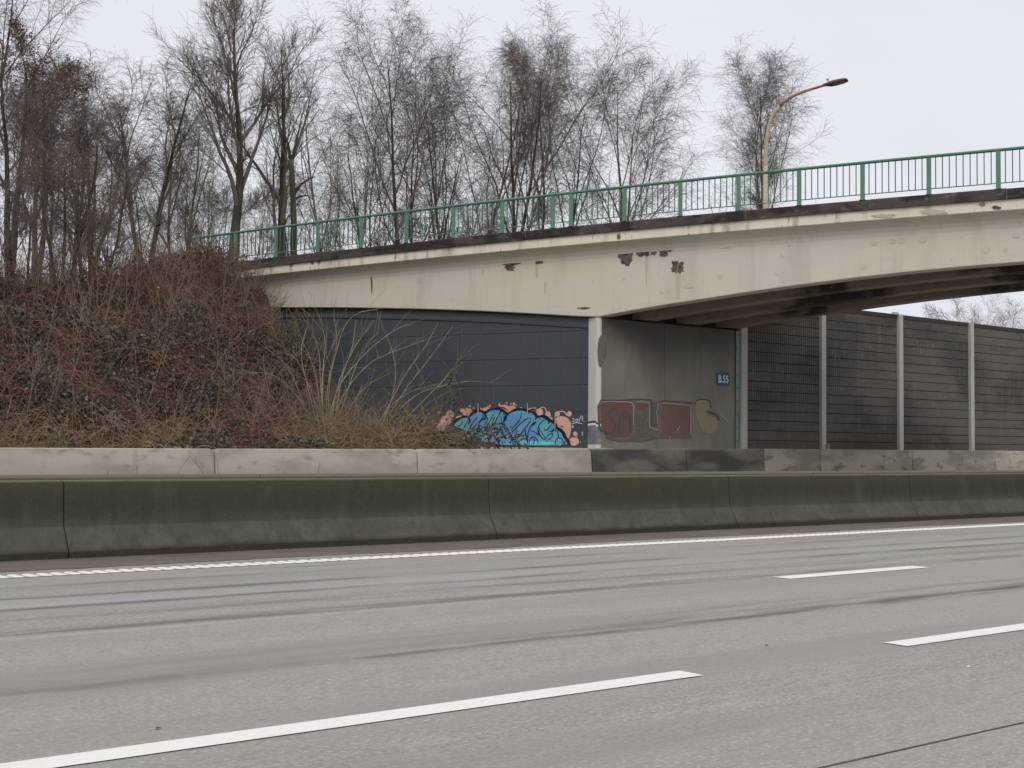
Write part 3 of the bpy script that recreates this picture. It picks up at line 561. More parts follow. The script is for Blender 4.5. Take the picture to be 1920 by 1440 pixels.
for l in [[(1618, 292), (1632, 282), (1645, 296), (1622, 328), (1655, 326)], [(1672, 290), (1660, 310), (1670, 330), (1685, 318), (1688, 296), (1674, 288)], [(1702, 282), (1706, 322)], [(1742, 262), (1720, 256), (1718, 282), (1740, 284), (1742, 256), (1742, 318)], [(1618, 350), (1670, 334), (1742, 350)], [(1600, 330), (1606, 334)], [(1757, 318), (1763, 322)]]:
    ribbon(l, 3.0, pw(.009), 'white_stroke', 'spray_white', graf, G, False, 0)

# ---- faded letters on the abutment
ab_g = empty('faded_graffiti', tuple(at_y(1235, 830, AY-.01))); tag(ab_g, 'faded dark red and sand coloured block letters sprayed on the sooty abutment', 'graffiti')
def H2(x, y): return 1100+x/6.4, 720+y/6.4
def flat_y(poly, off, name, mat):
    P = [at_y(*H2(*p), AY-off) for p in poly]; return MB().add(P, [tuple(range(len(P)))]).build(name, M[mat], ab_g)
py_ = lambda off: (lambda px, py: at_y(px, py, AY-off))
flat_y([(130, 260), (165, 190), (560, 195), (575, 180), (780, 190), (790, 215), (890, 195), (1255, 215), (1265, 660), (870, 655), (640, 700), (420, 690), (240, 640), (140, 540)], .004, 'letter_shadow', 'spray_fade')
flat_y([(175, 225), (200, 212), (480, 215), (545, 235), (556, 280), (555, 560), (480, 640), (300, 640), (220, 600), (180, 530)], .008, 'letter_fill', 'spray_darkred')
flat_y([(590, 215), (740, 220), (752, 300), (752, 520), (850, 560), (850, 640), (600, 650), (585, 400)], .008, 'letter_fill', 'spray_brown')
flat_y([(600, 220), (745, 225), (745, 290), (610, 310)], .0095, 'letter_fill', 'spray_darkred')
flat_y([(790, 230), (870, 225), (850, 300), (860, 480), (785, 480)], .008, 'letter_gap', 'spray_slate')
flat_y([(905, 225), (1245, 260), (1250, 640), (900, 660)], .008, 'letter_fill', 'spray_red')
flat_y(smooth_closed([(1300, 330), (1300, 240), (1350, 200), (1430, 195), (1475, 230), (1480, 300), (1440, 330), (1450, 380), (1540, 400), (1580, 450), (1570, 540), (1500, 600), (1420, 600), (1370, 520), (1330, 430)]), .006, 'letter_fill', 'spray_sand')
for l, hw, mt, off in [([(170, 215), (300, 210), (480, 212), (545, 228), (565, 270), (562, 490)], 4, 'spray_line', .012), ([(165, 196), (400, 198), (575, 182), (778, 190), (772, 490), (850, 495)], 9, 'spray_shadow', .0105), ([(600, 214), (745, 218), (756, 260), (756, 520), (850, 552)], 4, 'spray_line', .012), ([(860, 230), (850, 300), (835, 340), (850, 400), (848, 480)], 3, 'spray_line', .012), ([(905, 228), (1050, 235), (1250, 258), (1250, 610)], 4, 'spray_line', .012), ([(890, 205), (1080, 212), (1262, 225)], 8, 'spray_shadow', .0105), ([(1300, 235), (1340, 190), (1430, 180), (1485, 210), (1490, 290)], 6, 'spray_shadow', .0105), ([(1315, 225), (1360, 205), (1440, 205), (1480, 250)], 3, 'spray_line', .012), ([(1440, 330), (1510, 345), (1580, 390), (1590, 440)], 12, 'spray_shadow', .0105), ([(1560, 310), (1620, 380), (1720, 465)], 3, 'spray_line', .012),
                   ([(360, 290), (300, 300), (255, 370), (300, 440), (350, 480), (340, 560), (270, 600), (215, 560)], 8, 'spray_shadow', .011), ([(390, 600), (400, 400), (460, 330), (520, 380), (530, 600)], 8, 'spray_shadow', .011), ([(430, 440), (470, 390), (500, 440)], 6, 'spray_shadow', .011), ([(690, 400), (670, 520), (690, 600), (740, 590)], 5, 'spray_shadow', .011), ([(1000, 640), (1020, 560), (1070, 620), (1110, 540), (1100, 440), (1130, 380), (1110, 300), (1160, 310), (1180, 420), (1210, 520), (1180, 640)], 5, 'spray_darkred', .011), ([(1075, 580), (1120, 500)], 3, 'spray_line', .012), ([(1000, 690), (1000, 620)], 3, 'spray_line', .012), ([(230, 640), (300, 665), (420, 690), (560, 665), (640, 695), (760, 660), (870, 640)], 9, 'spray_slate', .0105), ([(130, 260), (150, 420), (160, 540), (240, 600)], 4, 'spray_shadow', .0105), ([(290, 330), (350, 380), (370, 420)], 18, 'spray_slate', .0095), ([(480, 500), (470, 600)], 14, 'spray_slate', .0095)]:
    ribbon(l, hw, py_(off), 'spray_stroke', mt, ab_g, H2, False, 0 if mt in ('spray_line', 'spray_shadow') and l[0][0] < 1290 and len(l) < 7 else 1)
flat_y(ell(0, 0, 0, 0), .1, 'x', 'black') if False else None
# grey smear high on the abutment
P = [at_y(1000+x/3, 420+y/3, AY-.004) for x, y in smooth_closed([(365, 640), (395, 615), (418, 650), (415, 720), (395, 790), (372, 815), (360, 740)])]
MB().add(P, [tuple(range(len(P)))]).build('soot_smear', M['soot'], abut)

# ---- number sign
c0, c1 = at_y(1345, 698, AY-.03), at_y(1368, 723.5, AY-.03)
sx0, sx1, sz0, sz1 = c0[0], c1[0], c1[2], c0[2]
sign = empty('number_sign', ((sx0+sx1)/2, AY-.03, sz0)); tag(sign, 'small blue square plate reading B.55 on the abutment beside the noise wall', 'sign')
cr_ = .03; oc = []
for (cx, cz, q0) in ((sx1-cr_, sz1-cr_, 0), (sx0+cr_, sz1-cr_, 90), (sx0+cr_, sz0+cr_, 180), (sx1-cr_, sz0+cr_, 270)):
    oc += [(cx+cr_*math.cos(math.radians(q0+a)), cz+cr_*math.sin(math.radians(q0+a))) for a in (0, 30, 60, 90)]
MB().loft([[(x, AY-.03, z) for x, z in oc], [(x, AY-.012, z) for x, z in oc]]).build('plate', M['sign_blue'], sign)
tcv = bpy.data.curves.new('sign_text', 'FONT'); tcv.body = 'B.55'; tcv.size = .40; tcv.align_x = 'CENTER'; tcv.align_y = 'CENTER'; tcv.extrude = .002; tcv.resolution_u = 4; tcv.offset = .006
tob = bpy.data.objects.new('sign_text', tcv); COL.objects.link(tob); bpy.context.view_layer.update()
tme = bpy.data.meshes.new_from_object(tob.evaluated_get(bpy.context.evaluated_depsgraph_get())); bpy.data.objects.remove(tob); bpy.data.curves.remove(tcv)
tv = np.array([v.co[:] for v in tme.vertices]); wd = tv[:, 0].max()-tv[:, 0].min(); hd = tv[:, 1].max()-tv[:, 1].min(); ctr = (tv.max(0)+tv.min(0))/2
fx_, fz_ = (sx1-sx0)*.8/wd, (sz1-sz0)*.58/hd
tme.vertices.foreach_set('co', np.stack([(sx0+sx1)/2+(tv[:, 0]-ctr[0])*fx_, AY-.033-tv[:, 2], (sz0+sz1)/2+(tv[:, 1]-ctr[1])*fz_], 1).astype(np.float32).ravel())
tme.materials.clear(); tme.materials.append(M['sign_white']); tme.update()
link('lettering', tme, sign)
for sx in (sx0, sx1):
    MB().box(sx-.02, sx+.02, AY-.012, AY+.005, (sz0+sz1)/2-.05, (sz0+sz1)/2+.05).build('bracket', M['steel'], sign)

# ------------------------------------------------------------------ green railing
rail = empty('bridge_railing', B(8, .15, zk(8))); tag(rail, 'green painted steel railing with thin balusters along the bridge edge', 'railing')
SPC, JO, WR = 1.691, .5958, .0
post_s = [-SPC*k for k in range(1, 18)][::-1]+[SPC*k for k in range(8)]+[7*SPC+JO+SPC*k for k in range(9)]
hr = 1.0
post_me = MB().box(-.055, .055, -.03, .03, 0, .955).add([(-.055, -.03, .955), (.055, -.03, .955), (.055, .03, .955), (-.055, .03, .955), (-.02, -.02, .99), (.02, -.02, .99), (.02, .02, .99), (-.02, .02, .99)], [(4, 5, 6, 7), (0, 1, 5, 4), (1, 2, 6, 5), (2, 3, 7, 6), (3, 0, 4, 7)]).box(-.08, .08, -.06, .06, 0, .012).mesh('post', M['green_paint'])
bal_me = MB().box(-.0115, .0115, -.0115, .0115, 0, .80).mesh('baluster', M['green_bar'])
rz = math.atan2(BD[1], BD[0])
for s in post_s:
    o = link('post', post_me, rail, B(s, WR+.02, zk(s))); o.rotation_euler = (0, 0, rz)
for i in range(len(post_s)-1):
    a, b_ = post_s[i], post_s[i+1]; L_ = b_-a; n = 10 if L_ > 1 else 2
    wv = [(a+.001, 0), (b_-.001, 0)]
    p0, p1 = np.array(B(a, WR+.02, zk(a)+.15)), np.array(B(b_, WR+.02, zk(b_)+.15))
    MB().tube([p0, p1], .014, 6).build('bottom_rail', M['green_paint'], rail)
    up = np.array([0, 0, .83]); 
    MB().tube([p0+(0, 0, .81), p1+(0, 0, .81)], .012, 6).build('upper_rail', M['green_paint'], rail)
    if a < -12: continue
    for k in range(1, n):
        s = a+L_*k/n; o = link('baluster', bal_me, rail, B(s, WR+.02, zk(s)+.15)); o.rotation_euler = (0, 0, rz)
hp = [np.array(B(s, WR+.02, zk(s)+hr)) for s in np.arange(-28, post_s[-1]+.9, SPC/2)]
rings = []
for p in hp:
    e = np.array([BN[0], BN[1], 0])
    rings.append([p-e*.045-(0, 0, .028), p-e*.05+(0, 0, .0), p-e*.03+(0, 0, .026), p+e*.03+(0, 0, .026), p+e*.05, p+e*.045-(0, 0, .028)])
MB().loft(rings).build('handrail', M['green_paint'], rail)

frail = empty('far_railing', B(14, 6.8, zk(14))); tag(frail, 'green railing along the far edge of the bridge, mostly hidden behind the near one', 'railing')
for k in range(16):
    s = .6+SPC*k; o = link('post', post_me, frail, B(s, 6.8, zk(s))); o.rotation_euler = (0, 0, rz)
    for j in range(1, 10):
        q = s+SPC*j/10; o = link('baluster', bal_me, frail, B(q, 6.8, zk(q)+.15)); o.rotation_euler = (0, 0, rz)
for nm_, dz, r_ in (('handrail', 1.0, .035), ('upper_rail', .96, .012), ('bottom_rail', .15, .014)):
    MB().tube([B(s, 6.8, zk(s)+dz) for s in np.arange(0, 28, SPC)], r_, 6).build(nm_, M['green_paint'], frail)
# ------------------------------------------------------------------ street lamp on the bridge
WL = 6.2
def atl(px, py): return at_w(px, py, WL)
base = atl(1435, 392); lamp_s = sw(base[0], base[1])[0]
lamp = empty('street_lamp', B(lamp_s, WL, zk(lamp_s)-.12)); tag(lamp, 'beige street lamp with curved arm standing on the bridge', 'street lamp')
zb = zk(lamp_s)-.12
pa = [(1435, 330), (1435.5, 290), (1437, 262), (1441, 238), (1448, 218), (1458, 202), (1472, 189), (1490, 178), (1512, 170), (1535, 163), (1545, 160)]
pole_pts = [np.array(B(lamp_s, WL, zb)), np.array(B(lamp_s, WL, zb+1.0)), atl(1435.3, 310)]
MB().tube(pole_pts, [.085, .08, .068], 12).build('pole', M['lamp_paint'], lamp, True)
ap = smooth_closed([atl(1435.3, 312)]+[atl(*p) for p in pa[1:]], 1, False)
MB().tube(ap[:len(ap)//2+1], list(np.linspace(.066, .05, len(ap)//2+1)), 12).build('arm', M['lamp_paint'], lamp, True)
arm = MB().tube(ap[len(ap)//2:], list(np.linspace(.0495, .04, len(ap)-len(ap)//2)), 12).build('arm_end', M['lamp_arm'], lamp, True)
h0, h1 = atl(1543, 160), atl(1589, 149)
ax = (h1-h0); Lh = np.linalg.norm(ax); ax /= Lh; side = np.array([BN[0], BN[1], 0]); upv = np.cross(side, ax); upv = upv if upv[2] > 0 else -upv
def HP(a, b, c): return h0+ax*a+side*b+upv*c
rings = []
for a, hw, t0, t1 in ((0, .05, -.03, .04), (.12*Lh, .07, -.04, .05), (.3*Lh, .17, -.06, .055), (.45*Lh, .2, -.06, .06), (.8*Lh, .2, -.05, .05), (.97*Lh, .17, -.03, .03), (Lh, .12, -.02, .015)):
    rings.append([HP(a, -hw, t0*.6), HP(a, -hw*.9, t0), HP(a, hw*.9, t0), HP(a, hw, t0*.6), HP(a, hw*.8, t1*.7), HP(a, hw*.4, t1), HP(a, -hw*.4, t1), HP(a, -hw*.8, t1*.7)])
MB().loft(rings).build('lamp_head', M['lamp_head'], lamp)
MB().loft([[HP(.42*Lh, -.15, -.066), HP(.42*Lh, .15, -.066), HP(.88*Lh, .14, -.05), HP(.88*Lh, -.14, -.05)], [HP(.42*Lh, -.15, -.06), HP(.42*Lh, .15, -.06), HP(.88*Lh, .14, -.045), HP(.88*Lh, -.14, -.045)]]).build('lens', M['steel'], lamp)
MB().tube([HP(.22*Lh, 0, .05), HP(.22*Lh, 0, .12), HP(.22*Lh, 0, .13), HP(.22*Lh, 0, .18)], [.015, .015, .04, .035], 8).build('light_sensor', M['steel'], lamp)

# ------------------------------------------------------------------ noise wall
nw = empty('noise_wall', (36.4, 28.75, .3)); tag(nw, 'tall dark noise wall of ribbed planks between pale posts, right of the abutment', 'noise wall')
NPX = [32.42, 36.38, 40.76, 45.28, 49.7, 54.1, 58.5, 62.9]; ZT = 6.14
zrow = 1.22; NR = 16; rh = (ZT-.14-.9)/NR
def plank_mesh(L_, name):
    b = MB(); n = int(L_/.105); vs = []; d_ = L_/n; h_ = rh-.02; fs = []
    for k in range(n):
        x = k*d_
        for (dx, y) in ((0, 0), (d_*.25, -.022), (d_*.7, -.022), (d_*.95, 0)): vs.append((x+dx, y))
    vs.append((L_, 0)); m = len(vs)
    V = [(x, y, 0) for x, y in vs]+[(x, y, h_) for x, y in vs]+[(0, .08, 0), (L_, .08, 0), (L_, .08, h_), (0, .08, h_)]
    Fs = [(i, i+1, m+i+1, m+i) for i in range(m-1)]+[tuple(range(m, 2*m))+(2*m+2, 2*m+3), tuple(range(m))[::-1]+(2*m, 2*m+1)]
    return b.add(V, Fs).mesh(name, M['noise_plank'], fix=False)
for i in range(len(NPX)-1):
    x0, x1 = NPX[i]+.1, NPX[i+1]-.1; me = plank_mesh(x1-x0, 'plank')
    for r_ in range(NR):
        link('plank', me, nw, (x0, AY+.05+random.uniform(-.006, .006), .9+r_*rh))
    MB().box(x0, x1, AY+.02, AY+.16, ZT-.145, ZT+.0).build('cap_plank', M['plank_cap'], nw)
    MB().box(x0-.05, x1+.05, AY+.135, AY+.15, .8, ZT-.15).build('backing', M['black'], nw)
pmesh = MB().box(-.11, .11, -.12, .0, .3, 6.14).box(-.05, .05, .0, .2, .3, 6.14).mesh('post', M['noise_post'])
for i, x in enumerate(NPX[1:]):
    link('post', pmesh, nw, (x, AY+.045, 0))
MB().box(40.3, 40.64, AY-.06, AY+.0, 6.145, 6.2).build('post_cap', M['noise_post'], nw)
MB().box(32.22, 32.5, AY-.09, AY+.04, .3, 5.35).box(32.26, 32.36, AY+.04, AY+.2, .3, 5.35).build('post', M['noise_post'], nw)
ch = MB().box(32.04, 32.215, AY-.03, AY+.02, .3, 5.0).build('connecting_plate', M['steel'], nw)
bolt = MB().tube([(0, -.012, 0), (0, 0, 0)], .02, 6).mesh('bolt', M['black'])
for z in np.arange(1.5, 4.9, .42): link('bolt', bolt, ch, (32.1, AY-.03, z))
MB().box(36.5, 36.58, AY-.14, AY-.06, 1.25, 1.45).build('foot_bracket', M['steel'], nw)

# ------------------------------------------------------------------ vegetation
def unit(v): return v/(np.linalg.norm(v, axis=-1, keepdims=True)+1e-9)
def grow(P, D, Ln, N, wig, trop, g, curve=None):
    """B polylines of N steps; trop is added to the heading per step (B,3) or (3,)"""
    P = P.copy(); D = unit(D); out = [P.copy()]; st = (Ln/N)[:, None]
    for k in range(N):
        D = unit(D+g.normal(0, wig, D.shape)+trop*(1 if curve is None else curve*(k+1)/N)); P = P+D*st; out.append(P.copy())
    return np.stack(out, 1)
def tubes(pts, r0, r1, k):
    Bn, n, _ = pts.shape; T = np.empty_like(pts); T[:, 1:-1] = pts[:, 2:]-pts[:, :-2]; T[:, 0] = pts[:, 1]-pts[:, 0]; T[:, -1] = pts[:, -1]-pts[:, -2]
    T = unit(T); ref = np.where(np.abs(T[:, :1, 2:3]) > .8, np.array([1., 0, 0]), np.array([0, 0, 1.])); a = unit(np.cross(T, np.broadcast_to(ref, T.shape))); b = np.cross(T, a)
    t = np.linspace(0, 1, n)[None, :, None]; R = (r0[:, None, None]*(1-t)+r1[:, None, None]*t)
    q = np.arange(k)*2*math.pi/k
    V = pts[:, :, None, :]+R[..., None]*(np.cos(q)[None, None, :, None]*a[:, :, None, :]+np.sin(q)[None, None, :, None]*b[:, :, None, :])
    I = np.arange(Bn*n*k).reshape(Bn, n, k); A = I[:, :-1, :]; C = I[:, 1:, :]
    Fq = np.stack([A, np.roll(A, -1, 2), np.roll(C, -1, 2), C], -1).reshape(-1, 4)
    return V.reshape(-1, 3), Fq
def cat(parts):
    Vs, Fs, o = [], [], 0
    for V, F_ in parts: Vs.append(V); Fs.append(F_+o); o += len(V)
    return np.concatenate(Vs), np.concatenate(Fs)
def sprout(pts, n, t0, t1, a0, a1, g, up=0.0):
    """n children per polyline: start points, headings, t"""
    Bn, m, _ = pts.shape; t = (t0+(t1-t0)*(np.arange(n)[None, :]+g.uniform(0, 1, (Bn, n)))/n); f = t*(m-1); i = np.clip(f.astype(int), 0, m-2); u = (f-i)[..., None]
    bi = np.arange(Bn)[:, None]; S = pts[bi, i]*(1-u)+pts[bi, i+1]*u; T = unit(pts[bi, i+1]-pts[bi, i])
    ph = np.arange(n)[None, :]*2.4+g.uniform(0, 6.28, (Bn, 1))+g.uniform(-.5, .5, (Bn, n))
    ref = np.where(np.abs(T[..., 2:3]) > .85, np.array([1., 0, 0]), np.array([0, 0, 1.])); a = unit(np.cross(T, np.broadcast_to(ref, T.shape))); b = np.cross(T, a)
    an = g.uniform(a0, a1, (Bn, n))[..., None]; side = np.cos(ph)[..., None]*a+np.sin(ph)[..., None]*b
    D = unit(T*np.cos(an)+side*np.sin(an)+np.array([0, 0, up]))
    return S.reshape(-1, 3), D.reshape(-1, 3), t.reshape(-1), np.repeat(np.arange(Bn), n)
def tree_meshes(seed, H, style='birch', dens=1.0, lean=(0, 0), r=.15, stems=1, spread=1.0, twig='twig', bark='bark_birch', t_lo=.25, fork=.42):
    """forking winter tree: stem(s), ascending limbs, branches, twigs and hanging twiglets"""
    g = np.random.default_rng(seed); UP = np.array([0, 0, 1.])
    P = np.zeros((stems, 3)); P[:, :2] = g.normal(0, .15 if stems > 1 else 0, (stems, 2))
    D = np.tile(UP+np.array([lean[0], lean[1], 0]), (stems, 1))
    if stems > 1:
        q = g.uniform(0, 6.28)+np.arange(stems)*2*math.pi/stems; D[:, 0] += np.cos(q)*.13*spread; D[:, 1] += np.sin(q)*.13*spread
    Hs = H*g.uniform(.85, 1.0, stems); Hs[0] = H
    tr = grow(P, D, Hs*.86, 14, .04, UP*.02, g)
    tv = tubes(tr, np.full(stems, r)*(Hs/H), np.full(stems, .02), 8)
    up1, d3, d4 = {'birch': (.055, -.10, -.26), 'upright': (.07, .04, .03), 'other': (.03, 0, -.02)}[style]
    nl = max(5, int(round(11*dens**.5/stems**.55)))
    S, Dr, t, pi = sprout(tr, nl, fork, .99, .28, .6 if style != 'other' else .95, g)
    top = H*.97; L1 = np.clip((top-S[:, 2])*g.uniform(.62, 1.02, len(t)), H*.13, H*.42)*(.8+.2*spread); r1 = np.clip(r*(1.12-t)*.55, .018, .1)
    Dr[:, :2] *= spread**.7
    b1 = grow(S, Dr, L1, 9, .095, UP*up1, g); parts = [tubes(b1, r1, np.full(len(t), .006), 6)]
    # a few thin low side branches on the stem
    n1b = max(3, int(7*dens/stems)); S, Dr, t, pi = sprout(tr, n1b, t_lo, .8, .6, 1.2, g); L1b = H*.12*g.uniform(.6, 1.5, len(t))*spread; b1b = grow(S, Dr, L1b, 9, .12, UP*.06, g)
    parts.append(tubes(b1b, np.full(len(t), .025), np.full(len(t), .005), 4)); b1 = np.concatenate([b1, b1b]); L1 = np.concatenate([L1, L1b*1.3]); r1 = np.concatenate([r1, np.full(len(L1b), .025)])
    n2 = int(11*dens**.6); S, Dr, t, pi = sprout(b1, n2, .18, 1.0, .35, .8, g, .05)
    L2 = np.clip(L1[pi]*.36*(1.2-.6*t), .5, 2.6)*g.uniform(.6, 1.35, len(t)); r2 = np.clip(r1[pi]*.4*(1.1-.7*t), .007, .026)
    b2 = grow(S, Dr, L2, 6, .095, UP*.035, g); parts.append(tubes(b2, r2, r2*.3+.002, 4))
    n3 = int(8*dens**.6); S, Dr, t, pi = sprout(b2, n3, .12, 1.0, .35, .9, g)
    L3 = np.clip(L2[pi]*.52, .35, 1.1)*g.uniform(.6, 1.35, len(t)); r3 = np.full(len(t), .0072)
    b3 = grow(S, Dr, L3, 3, .10, UP*d3*1.3, g); parts.append(tubes(b3, r3, r3*.5, 3))
    n4 = max(3, int(5*dens**.8)); S, Dr, t, pi = sprout(b3, n4, .15, 1.0, .3, .8, g)
    L4 = np.clip(L3[pi]*.65, .22, .65)*g.uniform(.6, 1.3, len(t)); r4 = np.full(len(t), .0046)
    b4 = grow(S, Dr, L4, 1, .12, UP*d4*1.6, g); parts.append(tubes(b4, r4, r4*.7, 3))
    V, Fq = cat(parts); global NTRI; NTRI += len(Fq)*2
    c_ = V[V[:, 2] > H*.45]; sh_ = c_[:, :2].mean(0)/c_[:, 2].mean()-np.array(lean)*.8
    V[:, :2] -= sh_*V[:, 2:3]; tv[0][:, :2] -= sh_*tv[0][:, 2:3]; b3 = b3.copy(); b3[..., :2] -= sh_*b3[..., 2:3]
    kz = H/np.percentile(V[:, 2], 99.9); V[:, 2] *= kz; tv[0][:, 2] *= kz; b3 = b3.copy(); b3[..., 2] *= kz
    return npmesh('trunk', *tv, M[bark], True), npmesh('crown', V, Fq, M[twig]), b3
NTRI = 0
def place_tree(meshes, x, y, z, name, label, group, rot=0.0, sc=(1, 1, 1), category='tree'):
    root = empty(name, (x, y, z)); tag(root, label, category, group)
    for nm_, me in (('trunk', meshes[0]), ('crown', meshes[1])):
        o = link(nm_, me, root, (x, y, z)); o.rotation_euler = (0, 0, rot); o.scale = sc
    return root
def gpos(px, Y):
    d = ray(px, 700); x = d[0]*Y/d[1]; return x, Y
def htop(px, py, Y, zb): return at_y(px, py, Y)[2]-zb
TG = 'bare trees behind the bridge'
# px of trunk foot, distance Y, px y of the top, style, density, stems, spread, radius, lean(px-ish), name, label
trees = [
 (12, 43, 22, 'other', .8, 2, .9, .16, (.0, 0), 'leafy_brown_tree', 'tall tree with clinging brown leaves at the left edge', 'twig_red', 'bark_dark', .4),
 (58, 47, 95, 'birch', 1.0, 2, .9, .13, (.05, 0), 'birch_tree', 'drooping birch right beside the brown leafed tree', 'twig', 'bark_birch', .3),
 (160, 46, 165, 'birch', .9, 3, 1.0, .1, (.02, 0), 'birch_tree', 'lower bushy birch between the left edge trees and the twin birch', 'twig_red', 'bark_birch', .2),
 (262, 50, 82, 'birch', .9, 2, .85, .14, (.03, 0), 'birch_tree', 'slim twin stemmed birch left of the tallest tree', 'twig', 'bark_dark', .35),
 (335, 54, 165, 'birch', .8, 2, .8, .11, (-.02, 0), 'birch_tree', 'thin birch standing behind and left of the tallest tree', 'twig_moss', 'bark_birch', .3),
 (430, 46, -40, 'upright', 1.1, 1, 1.1, .24, (-.01, 0), 'bare_tree', 'tallest bare tree with dark trunk and upright open crown', 'twig', 'bark_dark', .3),
 (520, 47, 40, 'upright', .75, 1, .95, .23, (-.02, 0), 'bare_tree', 'dark trunked bare tree just right of the tallest tree', 'twig_moss', 'bark_dark', .18),
 (632, 56, 120, 'birch', .9, 2, .9, .14, (-.03, 0), 'birch_tree', 'birch at the left end of the row behind the railing', 'twig', 'bark_birch', .45),
 (690, 60, 190, 'birch', .8, 2, .9, .13, (-.03, 0), 'birch_tree', 'shorter birch in front of the big round topped birch', 'twig', 'bark_dark', .42),
 (745, 55, 14, 'birch', 1.25, 2, 1.05, .19, (.01, 0), 'birch_tree', 'big round topped birch with drooping twigs, left of centre', 'twig', 'bark_dark', .5),
 (790, 58, 150, 'birch', .8, 1, 1.0, .16, (.13, 0), 'birch_tree', 'birch with leaning trunk right of the round topped birch', 'twig', 'bark_dark', .45),
 (868, 57, 62, 'birch', .95, 2, .9, .14, (.0, 0), 'birch_tree', 'narrow birch between the two big centre birches', 'twig', 'bark_birch', .45),
 (955, 54, 28, 'birch', 1.25, 2, 1.1, .2, (.05, 0), 'birch_tree', 'tall dense birch with dark forked trunk at the centre', 'twig_red', 'bark_dark', .45),
 (1010, 58, 62, 'birch', 1.0, 2, .9, .16, (.06, 0), 'birch_tree', 'birch leaning right beside the tall centre birch', 'twig', 'bark_dark', .42),
 (1165, 53, 74, 'birch', 1.25, 2, 1.1, .17, (.03, 0), 'birch_tree', 'fan shaped birch left of the lamp, branching low', 'twig', 'bark_birch', .38),
 (1425, 55, 80, 'birch', 1.5, 1, .6, .17, (.0, 0), 'birch_tree', 'cone shaped birch standing behind the street lamp', 'twig', 'bark_dark', .36),
 (1860, 62, 535, 'other', 1.0, 2, 1.5, .13, (-.02, 0), 'bare_tree', 'small bare tree seen above the noise wall under the bridge', 'twig_moss', 'bark_birch', .4),
]
TZ = {}
for i, (px, Y, py, sty, dn, st, spd, r_, ln, nm_, lb, tw, bk, fk) in enumerate(trees):
    x, y = gpos(px, Y); z = float(terrain(x, y))-.1 if px < 1700 else .3
    if px > 560 and px < 1700: z = 1.2
    H = htop(px, py, Y, z)
    ms = tree_meshes(100+i if i != 15 else 912, H, sty, dn, ln, r_, st, spd, tw, bk, t_lo=fk*.7, fork=fk)
    place_tree(ms, x, y, z, nm_, lb, TG)
    if i == 0: leafy = (ms[2], x, y, z)
    TZ[i] = (ms, x, y, z, H)
# brown leaves clinging to the tree at the left edge
def leaf_quads(C, size, g, flat=.5):
    n = len(C); a = unit(g.normal(0, 1, (n, 3))); b = unit(np.cross(a, g.normal(0, 1, (n, 3)))); sz = size*g.uniform(.6, 1.4, (n, 1))
    c = np.cross(a, b)*sz*.25
    V = np.stack([C-a*sz, C-b*sz*.55+c, C+a*sz, C+b*sz*.55+c], 1).reshape(-1, 3); I = np.arange(n)*4
    F_ = np.concatenate([np.stack([I, I+1, I+2], 1), np.stack([I, I+2, I+3], 1)]); return V, F_
g = np.random.default_rng(5)
b3, x, y, z = leafy; tips = b3[:, 2:, :].reshape(-1, 3); tips = tips[tips[:, 2] > 7.5]; tips = tips[g.integers(0, len(tips), 3800)]+g.normal(0, .07, (3800, 3))
root = [o for o in bpy.data.objects if o.name == 'leafy_brown_tree'][0]
lf = link('leaves', npmesh('leaves', *leaf_quads(tips, .04, g), M['leaf_dead']), root, (x, y, z)); lf['kind'] = 'stuff'
# copies of some trees filling the wood farther back
ORD = ['first', 'second', 'third', 'fourth', 'fifth', 'sixth', 'seventh', 'eighth', 'ninth', 'tenth', 'eleventh', 'twelfth', 'thirteenth', 'fourteenth', 'fifteenth', 'sixteenth', 'seventeenth']
back = [(110, 62, 8, .8, 'left edge'), (215, 66, 3, .8, ''), (300, 70, 9, .75, ''), (385, 60, 7, .75, ''), (470, 64, 8, .78, ''), (585, 66, 11, .8, ''), (715, 72, 3, .85, ''), (905, 70, 13, .82, ''), (1065, 70, 8, .8, ''), (1105, 66, 11, .72, ''), (-60, 60, 12, .8, '')]
for i, (px, Y, src, sc, _) in enumerate(back):
    ms, _, _, _, H0 = TZ[src]; x, y = gpos(px, Y); z = float(terrain(x, y))-.1 if px < 560 else 1.0
    place_tree(ms, x, y, z, 'birch_tree', 'thin bare birch far back in the wood, '+ORD[sorted(b_[0] for b_ in back).index(px)]+' from the left', 'birches far back in the wood', rot=1.3+i*1.9, sc=(sc, sc, sc*(1.0 if px < 560 else .98)))
# broken dead trunk
x, y = gpos(548, 45); z = float(terrain(x, y))
snag = empty('dead_tree', (x, y, z)); tag(snag, 'dead broken tree trunk with two stubs, right of the dark trunks', 'tree')
f = lambda px, py: at_y(px, py, 45)
MB().tube([(x, y, z-.2), f(551, 420), f(549, 360), f(546, 300)], [.15, .13, .12, .1], 8).build('trunk', M['bark_dark'], snag, True)
for pl in ([(546, 303), (540, 270), (533, 250), (531, 240)], [(547, 303), (553, 275), (560, 245), (566, 226)], [(552, 362), (565, 345), (580, 335), (592, 331)], [(551, 375), (562, 368), (578, 366)]):
    MB().tube([f(*p) for p in pl], list(np.linspace(.07, .015, len(pl))), 6).build('stub', M['bark_dark'], snag, True)

